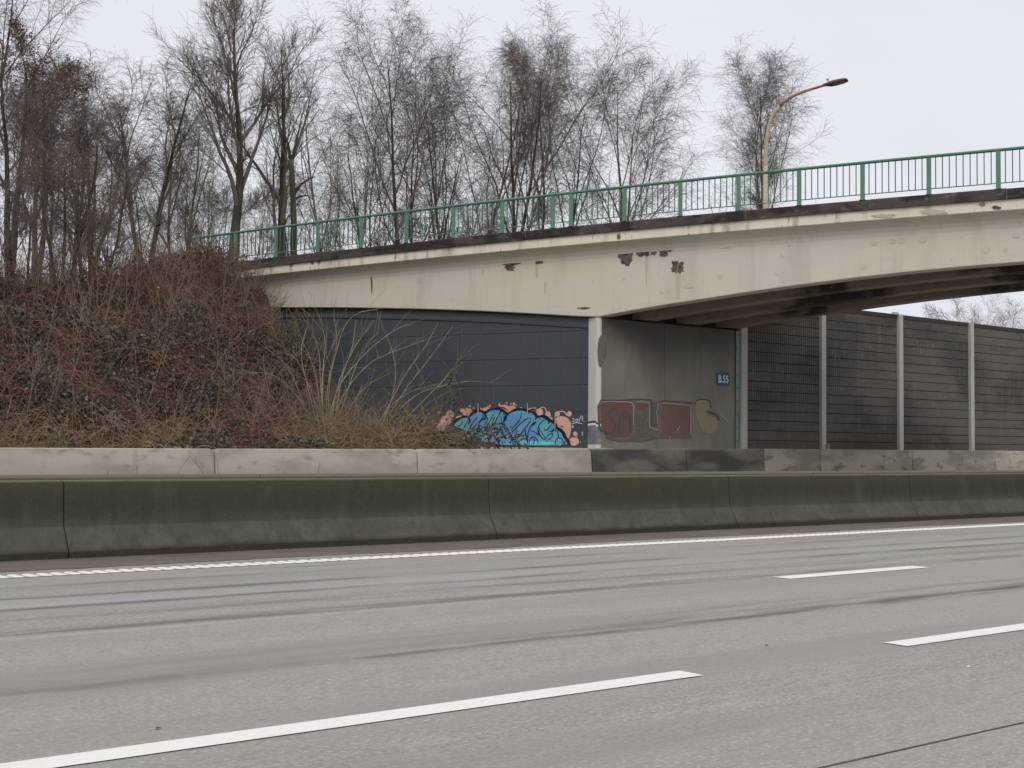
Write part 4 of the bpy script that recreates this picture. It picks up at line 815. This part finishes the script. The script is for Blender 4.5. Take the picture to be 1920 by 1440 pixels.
# thicket shrubs along the crest of the bank
def shrub_mesh(seed, H, stems=14, spread=.5, twig='twig_red', dens=1.0, r=.014):
    g = np.random.default_rng(seed); UP = np.array([0, 0, 1.])
    P = np.zeros((stems, 3)); P[:, :2] = g.normal(0, .25, (stems, 2)); D = np.tile(UP, (stems, 1)); D[:, :2] += g.normal(0, spread, (stems, 2))
    Hs = H*g.uniform(.55, 1.05, stems); b0 = grow(P, D, Hs, 7, .07, UP*.05, g); parts = [tubes(b0, np.full(stems, r), np.full(stems, r*.3), 5)]
    S, Dr, t, pi = sprout(b0, int(9*dens), .2, 1, .35, .8, g); L1 = Hs[pi]*.38*(1.1-.6*t)*g.uniform(.6, 1.3, len(t))
    b1 = grow(S, Dr, L1, 4, .1, UP*.06, g); parts.append(tubes(b1, np.full(len(t), r*.45), np.full(len(t), r*.22), 3))
    S, Dr, t, pi = sprout(b1, int(8*dens), .1, 1, .35, .9, g); L2 = np.clip(L1[pi]*.5, .2, .9)*g.uniform(.6, 1.3, len(t))
    b2 = grow(S, Dr, L2, 3, .14, UP*.03, g); parts.append(tubes(b2, np.full(len(t), .0055), np.full(len(t), .0035), 3))
    V, F_ = cat(parts); return npmesh('stems', V, F_, M[twig])
sh = [shrub_mesh(300+i, 4.2, 9, .3, ('twig_red', 'twig', 'twig_moss', 'twig')[i], .62) for i in range(4)]
spots = [(30, 35.8, .62, 'low among the brambles, nearest the left edge'), (85, 36.8, .6, 'in front of the sapling clump'), (200, 37.5, .55, 'on the bank face right of the sapling clump'), (-30, 38.5, .8, 'low on the bank at the left edge'), (70, 40.5, .75, 'left of the sapling clump on the crest'), (150, 41, .8, 'behind the sapling clump'), (220, 42, .7, 'right of the sapling clump'), (285, 43.5, .5, 'near the railing end'), (10, 45, .9, 'second row at the left edge'), (110, 46, .9, 'second row behind the saplings'), (240, 47, .9, 'second row left of the railing end'), (320, 49, .85, 'behind the railing end'), (395, 52, .75, 'behind the railing below the tallest tree')]
for i, (px, Y, sc) in enumerate([q_[:3] for q_ in spots]):
    x, y = gpos(px, Y); o = link('bare_shrub', sh[i % 4], None, (x, y, float(terrain(x, y))-.05)); o.rotation_euler = (0, 0, i*1.7); o.scale = (sc*1.05, sc*1.05, sc)
    tag(o, 'twiggy bare brown shrub, '+spots[i][3], 'shrub', 'bare shrubs on the bank crest')
rsp = [(600, 60, .9), (690, 63, .85), (770, 62, .85), (860, 63, .85), (930, 62, .9), (1020, 64, .85), (1100, 62, .8), (1190, 62, .85), (1290, 62, .75), (1375, 62, .85), (1465, 61, .75), (640, 66, .95), (820, 68, .95), (560, 58, .9)]
for i, (px, Y, sc) in enumerate(rsp):
    x, y = gpos(px, Y); zb = 7.6*(Y/33)*.0+5.6; hs = 1.0
    o = link('bare_shrub', sh[(i+1) % 4], None, (x, y, 1.0)); s3 = sc*(at_y(px, 440-(px-600)*.1, Y)[2]-1.0+1.6)/4.2; o.rotation_euler = (0, 0, i*2.3); o.scale = (s3*.8, s3*.8, s3)
    tag(o, 'twiggy shrub showing through the green railing, '+ORD[sorted(q_[0] for q_ in rsp).index(px)]+' from the left', 'shrub', 'shrubs seen through the railing')
# clump of young trees on the bank
for i, (px, Y, py, st, ln, lb) in enumerate([(108, 36.3, 250, 3, (-.02, 0), 'young dark stemmed tree with forked base on the bank, left one'), (125, 36.6, 190, 2, (.1, 0), 'young dark stemmed tree on the bank leaning right'), (45, 38, 300, 2, (-.08, 0), 'young bare tree on the bank nearest the left edge'), (175, 38.5, 280, 2, (.12, 0), 'young bare tree on the bank right of the forked stems')]):
    x, y = gpos(px, Y); z = float(terrain(x, y))-.1; H = htop(px, py, Y, z)
    ms = tree_meshes(500+i, H, 'upright', .36, ln, .06, st, 1.0, 'twig', 'bark_dark', t_lo=.2, fork=.25); place_tree(ms, x, y, z, 'young_tree', lb, 'young trees on the bank')

# ---- brambles over the bank: canes and leaves
def scatter_bank(n, g, x0=4.0, x1=26.0, y0=28.1, y1=42.0):
    X = g.uniform(x0, x1, n*2); Y = g.uniform(y0, y1, n*2); s = (X-BX)*BD[0]+(Y-BY)*BD[1]; w = (X-BX)*BN[0]+(Y-BY)*BN[1]
    lim = np.where(s < 14.5, -3.2, np.where(s < 17.2, -1.7, -.15))
    ok = (w < lim) | (s > 25.5); dens = g.uniform(0, 1, n*2) < np.clip(1.15-(Y-28)/26, .3, 1); k = ok & dens
    k &= ~((X > 22.3) & (Y < 33.0)); X, Y = X[k][:n], Y[k][:n]; return np.stack([X, Y, terrain(X, Y)], 1)
g = np.random.default_rng(11)
mound = lambda P: np.clip(.55+.5*np.sin(P[:, 0]*1.1+np.cos(P[:, 1]*.8)*1.5)*np.cos(P[:, 1]*1.3+.6), .1, 1.1)
br = empty('brambles', (14, 32, 2)); tag(br, 'tangled brown and green bramble thicket covering the bank left of the bridge', 'brambles', kind='stuff')
def clip_bank(pts_):
    sq, wq = (pts_[..., 0]-BX)*BD[0]+(pts_[..., 1]-BY)*BD[1], (pts_[..., 0]-BX)*BN[0]+(pts_[..., 1]-BY)*BN[1]
    pts_[..., 2] = np.maximum(pts_[..., 2], terrain(pts_[..., 0], pts_[..., 1])-.02)
    return pts_[~((wq > -.02) & (sq < 24.8)).any(1) & (pts_[..., 1] > 27.97).all(1)]
# mounds: every mound is a dome of canes arching out of its middle with leaves on its skin
mc = scatter_bank(190, g); canes, leaves_c = [], []
for c in mc:
    R_ = g.uniform(.55, 1.25); Hm = R_*g.uniform(.55, .95); nc = int(36*R_)
    P = np.tile(c, (nc, 1)); P[:, :2] += g.normal(0, R_*.33, (nc, 2)); P[:, 2] = terrain(P[:, 0], P[:, 1])
    out = P[:, :2]-c[:2]; D = np.concatenate([out*1.1+g.normal(0, .3, (nc, 2)), np.full((nc, 1), 1.0)], 1)
    canes.append(grow(P, D, Hm*g.uniform(1.3, 2.6, nc), 7, .08, np.array([0, -.02, -.27]), g))
    nl = int(420*R_*R_*g.choice([.2, .6, 1.1, 1.8])); u = unit(g.normal(0, 1, (nl, 3))); u[:, 2] = np.abs(u[:, 2]); u[:, 1] -= .15
    C = u*np.array([R_, R_, Hm])*g.uniform(.75, 1.08, (nl, 1)); C[:, :2] += c[:2]; C[:, 2] += terrain(C[:, 0], C[:, 1])
    leaves_c.append(C)
pts_ = clip_bank(np.concatenate(canes)); n = len(pts_)
o = link('canes', npmesh('canes', *tubes(pts_, g.uniform(.006, .012, n), np.full(n, .004), 3), M['cane']), br); o['kind'] = 'stuff'
C = np.concatenate(leaves_c); sq, wq = (C[:, 0]-BX)*BD[0]+(C[:, 1]-BY)*BD[1], (C[:, 0]-BX)*BN[0]+(C[:, 1]-BY)*BN[1]
C = C[(C[:, 1] > 27.97) & ((wq < -.02) | (sq > 24.8))]
o = link('leaves', npmesh('leaves', *leaf_quads(C, .055, g), M['leaf_bramble']), br); o['kind'] = 'stuff'
# fine tangle over the whole bank
P = scatter_bank(5500, g); n = len(P); D = np.stack([g.normal(0, .7, n), g.normal(-.3, .5, n), g.uniform(.4, 1.2, n)], 1)
pts_ = clip_bank(grow(P-np.array([0, 0, .05]), D, g.uniform(.5, 1.9, n)*(.5+.6*mound(P)), 6, .12, np.array([0, 0, -.30]), g)); n = len(pts_)
o = link('tangle', npmesh('tangle', *tubes(pts_, g.uniform(.004, .008, n), np.full(n, .003), 3), M['cane']), br); o['kind'] = 'stuff'
m_ = 16000; ii = g.integers(0, n, m_); jj = g.integers(2, 7, m_); C = pts_[ii, jj]+g.normal(0, .06, (m_, 3)); C = C[C[:, 1] > 27.97]
o = link('leaves', npmesh('leaves', *leaf_quads(C, .04, g), M['leaf_bramble']), br); o['kind'] = 'stuff'
# upright whips and saplings along the upper bank and in front of the bridge end
P = np.concatenate([scatter_bank(520, g, 4, 22, 33.5, 41.5), scatter_bank(160, g, 19, 23.5, 37.0, 41.0), scatter_bank(120, g, 4, 20, 29, 33)]); n = len(P)
D = np.stack([g.normal(0, .22, n), g.normal(-.05, .15, n), np.ones(n)], 1); Lw = g.uniform(.9, 2.6, n)*np.where(P[:, 0] > 18.5, .55, 1.0)
wh = clip_bank(grow(P-np.array([0, 0, .05]), D, Lw, 7, .07, np.array([0, 0, -.03]), g)); n = len(wh)
S, Dr, t, pi = sprout(wh, 6, .3, 1, .3, .7, g); tw_ = grow(S, Dr, g.uniform(.2, .7, len(t)), 3, .1, np.array([0, 0, .02]), g)
o = link('whips', npmesh('whips', *cat([tubes(wh, g.uniform(.007, .013, n), np.full(n, .004), 4), tubes(tw_, np.full(len(t), .005), np.full(len(t), .003), 3)]), M['whip']), br); o['kind'] = 'stuff'
# long stray canes arching over everything
P = scatter_bank(230, g); n = len(P); D = np.stack([g.normal(0, .8, n), g.normal(-.3, .4, n), g.uniform(.8, 1.6, n)], 1)
pts_ = clip_bank(grow(P, D, g.uniform(1.6, 3.4, n), 9, .06, np.array([0, 0, -.2]), g)); n = len(pts_)
o = link('long_canes', npmesh('long_canes', *tubes(pts_, g.uniform(.006, .011, n), np.full(n, .004), 4), M['cane']), br); o['kind'] = 'stuff'
# dry arching grass-like canes at the foot of the bank and right of it
P = np.concatenate([np.stack([g.uniform(5, 14.5, 1500), g.uniform(28.2, 29.6, 1500)], 1), np.stack([g.normal(18.7, 1.3, 2600), g.normal(29.6, .8, 2600)], 1), np.stack([g.normal(20.3, .8, 1200), g.normal(30.2, .7, 1200)], 1)])
P = P[(P[:, 1] > 28.1)]; P = np.stack([P[:, 0], P[:, 1], terrain(P[:, 0], P[:, 1])], 1); n = len(P)
D = np.stack([g.normal(0, .6, n), g.normal(-.1, .4, n), g.uniform(.6, 1.4, n)], 1)
pts_ = grow(P, D, g.uniform(.6, 1.9, n), 6, .09, np.array([0, 0, -.24]), g); pts_[..., 2] = np.maximum(pts_[..., 2], .8); pts_ = pts_[(pts_[..., 1] > 27.97).all(1)]; n = len(pts_)
o = link('dry_canes', npmesh('dry_canes', *tubes(pts_, g.uniform(.004, .008, n), np.full(n, .003), 3), M['cane_dry']), br); o['kind'] = 'stuff'
# rank brush along the crest hiding the railing end
P = np.stack([g.uniform(5, 22.5, 9000), g.uniform(35.5, 42, 9000)], 1); s_, w_ = sw(P[:, 0], P[:, 1]); k = (w_ < -.1) & (w_ > -20) & ((s_ > 22.5) | (w_ < -1)); P = P[k]; P = np.stack([P[:, 0], P[:, 1], terrain(P[:, 0], P[:, 1])], 1); n = len(P)
D = np.stack([g.normal(0, .4, n), g.normal(0, .4, n), g.uniform(.8, 1.4, n)], 1); pts_ = grow(P, D, g.uniform(.4, 1.3, n)*np.where(sw(P[:, 0], P[:, 1])[1] > -2.2, .34, 1.0)*(.7+.6*mound(P*1.7))*np.where(g.uniform(0, 1, n) > .93, 1.7, 1.0), 6, .1, np.array([0, 0, -.14]), g)
o = link('brush', npmesh('brush', *tubes(pts_, g.uniform(.005, .008, n), np.full(n, .003), 3), M['cane']), br); o['kind'] = 'stuff'
C = pts_[:, 2:].reshape(-1, 3); C = C[g.uniform(0, 1, len(C)) < .35]+g.normal(0, .05, (int((g.uniform(0, 1, 1) >= 0).sum())*0+1, 3))
o = link('leaves', npmesh('leaves', *leaf_quads(C, .035, g), M['leaf_bramble']), br); o['kind'] = 'stuff'

# ---- pale bare shrub in front of the dark wall (stems traced)
YS = 30.8
shr = empty('pale_shrub', tuple(at_y(615, 800, YS))); tag(shr, 'pale bare shrub with long arching stems in front of the dark clad wall', 'shrub')
g = np.random.default_rng(21)
stems_ = [[(600, 820), (560, 735), (545, 690), (500, 652)], [(605, 820), (598, 740), (590, 690), (558, 620), (553, 590)], [(610, 820), (600, 720), (600, 660), (585, 620), (566, 576)], [(612, 820), (612, 730), (625, 680), (650, 590), (720, 577)], [(615, 820), (625, 735), (680, 665), (740, 617), (775, 607)], [(618, 820), (640, 740), (690, 680), (735, 660), (795, 638)], [(620, 820), (650, 740), (665, 690), (690, 640), (710, 625)], [(603, 820), (590, 750), (570, 700), (555, 670), (530, 660)], [(606, 820), (604, 700), (612, 640), (598, 590)], [(614, 820), (618, 700), (634, 640), (625, 590)], [(616, 820), (632, 720), (660, 660), (668, 600)],
          [(690, 830), (735, 750), (760, 700), (795, 655), (822, 605)], [(700, 830), (755, 735), (800, 680), (850, 610)], [(700, 830), (770, 740), (840, 720), (890, 713), (950, 722)], [(700, 830), (740, 740), (742, 680), (730, 640), (715, 610)], [(715, 830), (800, 745), (845, 700), (875, 650)], [(590, 825), (575, 770), (545, 725), (505, 698), (465, 700)], [(690, 830), (720, 775), (760, 735), (830, 720)], [(595, 825), (560, 790), (545, 760), (510, 745)], [(600, 815), (575, 720), (562, 660), (575, 615)], [(608, 815), (602, 735), (606, 690), (622, 650), (640, 615)], [(640, 825), (655, 760), (690, 720), (730, 700)], [(625, 815), (640, 700), (665, 650), (700, 600)]]
for i, st_ in enumerate(stems_):
    Yo = YS+g.uniform(-.5, .5); q = smooth_closed([at_y(px, py, Yo+.3*j*g.uniform(-.4, .6)) for j, (px, py) in enumerate(st_)], 2, False)
    MB().tube(q, list(np.linspace(.016, .004, len(q))), 5).build('stem', M['pale_stem'], shr, True)
P0 = []; 
b0 = [np.array([at_y(px, py, YS) for px, py in st_]) for st_ in stems_]
S, Dd = [], []
for q in b0:
    for _ in range(7):
        j = g.integers(1, len(q)-1); u = g.uniform(); S.append(q[j]*(1-u)+q[j+1]*u if j+1 < len(q) else q[j]); Dd.append(unit(q[min(j+1, len(q)-1)]-q[j-1])+g.normal(0, .35, 3)+np.array([0, 0, .2]))
S, Dd = np.array(S), np.array(Dd); tw_ = grow(S, Dd, g.uniform(.3, 1.0, len(S)), 4, .08, np.array([0, 0, -.03]), g)
o = link('twigs', npmesh('twigs', *tubes(tw_, np.full(len(S), .0055), np.full(len(S), .003), 3), M['pale_stem']), shr); o['kind'] = 'stuff'
nb = 260; P = np.stack([g.normal(at_y(620, 800, YS)[0], .55, nb), g.normal(YS, .4, nb), np.full(nb, 1.0)], 1); D = np.stack([g.normal(0, .35, nb), g.normal(0, .3, nb), np.ones(nb)], 1)
tw_ = grow(P, D, g.uniform(.8, 2.2, nb), 6, .06, np.array([0, 0, -.04]), g)
o = link('basal_shoots', npmesh('basal_shoots', *tubes(tw_, np.full(nb, .006), np.full(nb, .003), 3), M['pale_stem']), shr); o['kind'] = 'stuff'

# ---- ivy bush at the foot of the graffiti
def leafy_bush(name, label, cx_px, Y, wpx, hpx, nleaf, seed, mat='leaf_ivy', size=.05, zb=.9):
    g = np.random.default_rng(seed); c = at_y(cx_px, 838, Y); rx = wpx/2/CF*math.hypot(c[0], Y); hz = hpx/CF*math.hypot(c[0], Y)
    root = empty(name, (c[0], Y, zb)); tag(root, label, 'bush')
    u = unit(g.normal(0, 1, (nleaf, 3))); u[:, 2] = np.abs(u[:, 2]); rr = g.uniform(.45, 1.05, (nleaf, 1)); lob = 1+.22*np.sin(u[:, :1]*7+seed)*np.cos(u[:, 1:2]*6)
    C = u*rr*lob*np.array([rx, rx*.6, hz+.3])+np.array([c[0], Y, zb]); C = C[C[:, 1] > 28.0]
    o = link('leaves', npmesh('leaves', *leaf_quads(C, size, g), M[mat]), root); o['kind'] = 'stuff'
    n = 60; P = np.tile([c[0], Y, zb], (n, 1))+g.normal(0, .1, (n, 3)); D = unit(g.normal(0, 1, (n, 3))); D[:, 2] = np.abs(D[:, 2])+.2
    o = link('stems', npmesh('stems', *tubes(grow(P, D, g.uniform(.4, 1, n)*rx*1.2, 5, .12, np.array([0, 0, -.05]), g), np.full(n, .008), np.full(n, .003), 3), M['cane']), root)
    return root
leafy_bush('ivy_bush', 'dark green ivy bush at the left foot of the blue graffiti', 822, 29.4, 115, 30, 2000, 31)
leafy_bush('evergreen_bush', 'dark evergreen leaves where the bank meets the wall under the bridge end', 545, 36.0, 80, 60, 1800, 33, 'leaf_ivy', .05, float(terrain(*gpos(545, 36.0)))-.1)
leafy_bush('bramble_bush', 'greenish brown bramble bush between pale shrub and ivy', 752, 30.6, 150, 70, 1900, 34, 'leaf_bramble', .045)
g = np.random.default_rng(41)
ivs = empty('ivy_sprig', tuple(at_y(850, 790, 29.6))); tag(ivs, 'thin ivy sprig reaching up in front of the dark wall', 'plant')
q = smooth_closed([at_y(px, py, 29.6) for px, py in [(835, 810), (845, 770), (850, 745), (842, 725), (856, 700)]], 2, False); MB().tube(q, .006, 5).build('stem', M['cane'], ivs)
C = np.array(q)[g.integers(2, len(q), 70)]+g.normal(0, .1, (70, 3)); o = link('leaves', npmesh('leaves', *leaf_quads(C, .05, g), M['leaf_ivy']), ivs)
# dry straw tufts above the left barrier
for i, (px, py, lb) in enumerate([(350, 832, 'pale dry straw tuft above the second barrier, larger right one'), (300, 834, 'pale dry straw tuft above the left barrier, smaller left one')]):
    c = at_y(px, py, 28.15); nb = 16 if i == 0 else 8; P = np.tile(c-np.array([0, 0, .15]), (nb, 1))+g.normal(0, .06, (nb, 3))*np.array([2, .5, .2]); D = np.stack([g.normal(0, .8, nb), g.normal(0, .2, nb), np.ones(nb)], 1)
    o = link('straw_tuft', npmesh('straw_tuft', *tubes(grow(P, D, g.uniform(.2, .45, nb), 5, .08, np.array([0, 0, -.3]), g), np.full(nb, .009), np.full(nb, .003), 3), M['straw'])); tag(o, lb, 'grass')
# orange dead leaves behind the railing
for (px, Y, lb) in [(815, 57, 'low shrub with orange dead leaves seen through the railing')]:
    x, y = gpos(px, Y); zc_ = at_y(px, 432, Y)[2]; n = 700; C = np.stack([g.normal(x, 1.3, n), g.normal(y, .6, n), g.normal(zc_-.1, .35, n)], 1)
    root = empty('leafy_shrub', (x, y, 1.0)); tag(root, lb, 'shrub'); o = link('leaves', npmesh('leaves', *leaf_quads(C, .06, g), M['leaf_orange']), root); o['kind'] = 'stuff'
    n = 40; P = np.tile([x, y, 1.0], (n, 1))+g.normal(0, .2, (n, 3)); D = np.stack([g.normal(0, .13, n), g.normal(0, .1, n), np.ones(n)], 1)
    link('stems', npmesh('stems', *tubes(grow(P, D, np.full(n, zc_-.7), 6, .03, np.array([0, 0, .02]), g), np.full(n, .02), np.full(n, .005), 4), M['twig']), root)
# weeds growing in the median, in front of the pale barrier
for i, (px, py0, py1, dx, lb) in enumerate([(257, 893, 868, -2, 'short dry weed stalk in the median by the left edge'), (201, 893, 881, 0, 'shortest dry weed stalk in the median at the left'), (410, 893, 855, -6, 'forked dry weed stalk at the first far barrier joint'), (385, 893, 853, -32, 'thin weed stalk leaning left across the pale barrier'), (330, 893, 845, 30, 'faint thin weed stalk leaning right across the pale barrier'), (596, 890, 868, 2, 'tiny weed stalk in the median below the pale shrub')]):
    a, b_ = at_y(px, py0, 15.3), at_y(px+dx, py1, 15.3); m_ = a*.45+b_*.55
    MBw = MB().tube([a-np.array([0, 0, .3]), a, m_+np.array([.01, 0, .01]), b_], [.0045, .0045, .0035, .0015], 5).tube([m_, m_+(b_-m_)*.6+np.array([.05, 0, .02])], [.004, .002], 4)
    o = MBw.build('dry_weed', M['cane']); tag(o, lb, 'weed', 'dry weeds in the median')
# small litter on the road
for i, (px, py, lb) in enumerate([(296, 1364, 'tiny dark scrap lying on the road left of the long dash'), (1815, 1249, 'tiny white scrap lying on the road at the right'), (1437, 1209, 'tiny dark pebble on the road right of centre')]):
    c = at_z(px, py, .008); m_ = MB().add([(c[0]-.013, c[1]-.007, .006), (c[0]+.016, c[1]-.008, .006), (c[0]+.012, c[1]+.01, .006), (c[0]-.01, c[1]+.008, .006), (c[0], c[1], .011)], [(0, 1, 4), (1, 2, 4), (2, 3, 4), (3, 0, 4)])
    tag(m_.build('road_litter', M['spray_white' if i == 1 else 'tar']), lb, 'litter')

print('tree tris', NTRI, 'all tris', sum(len(p.vertices)-2 for m_ in bpy.data.meshes for p in m_.polygons))
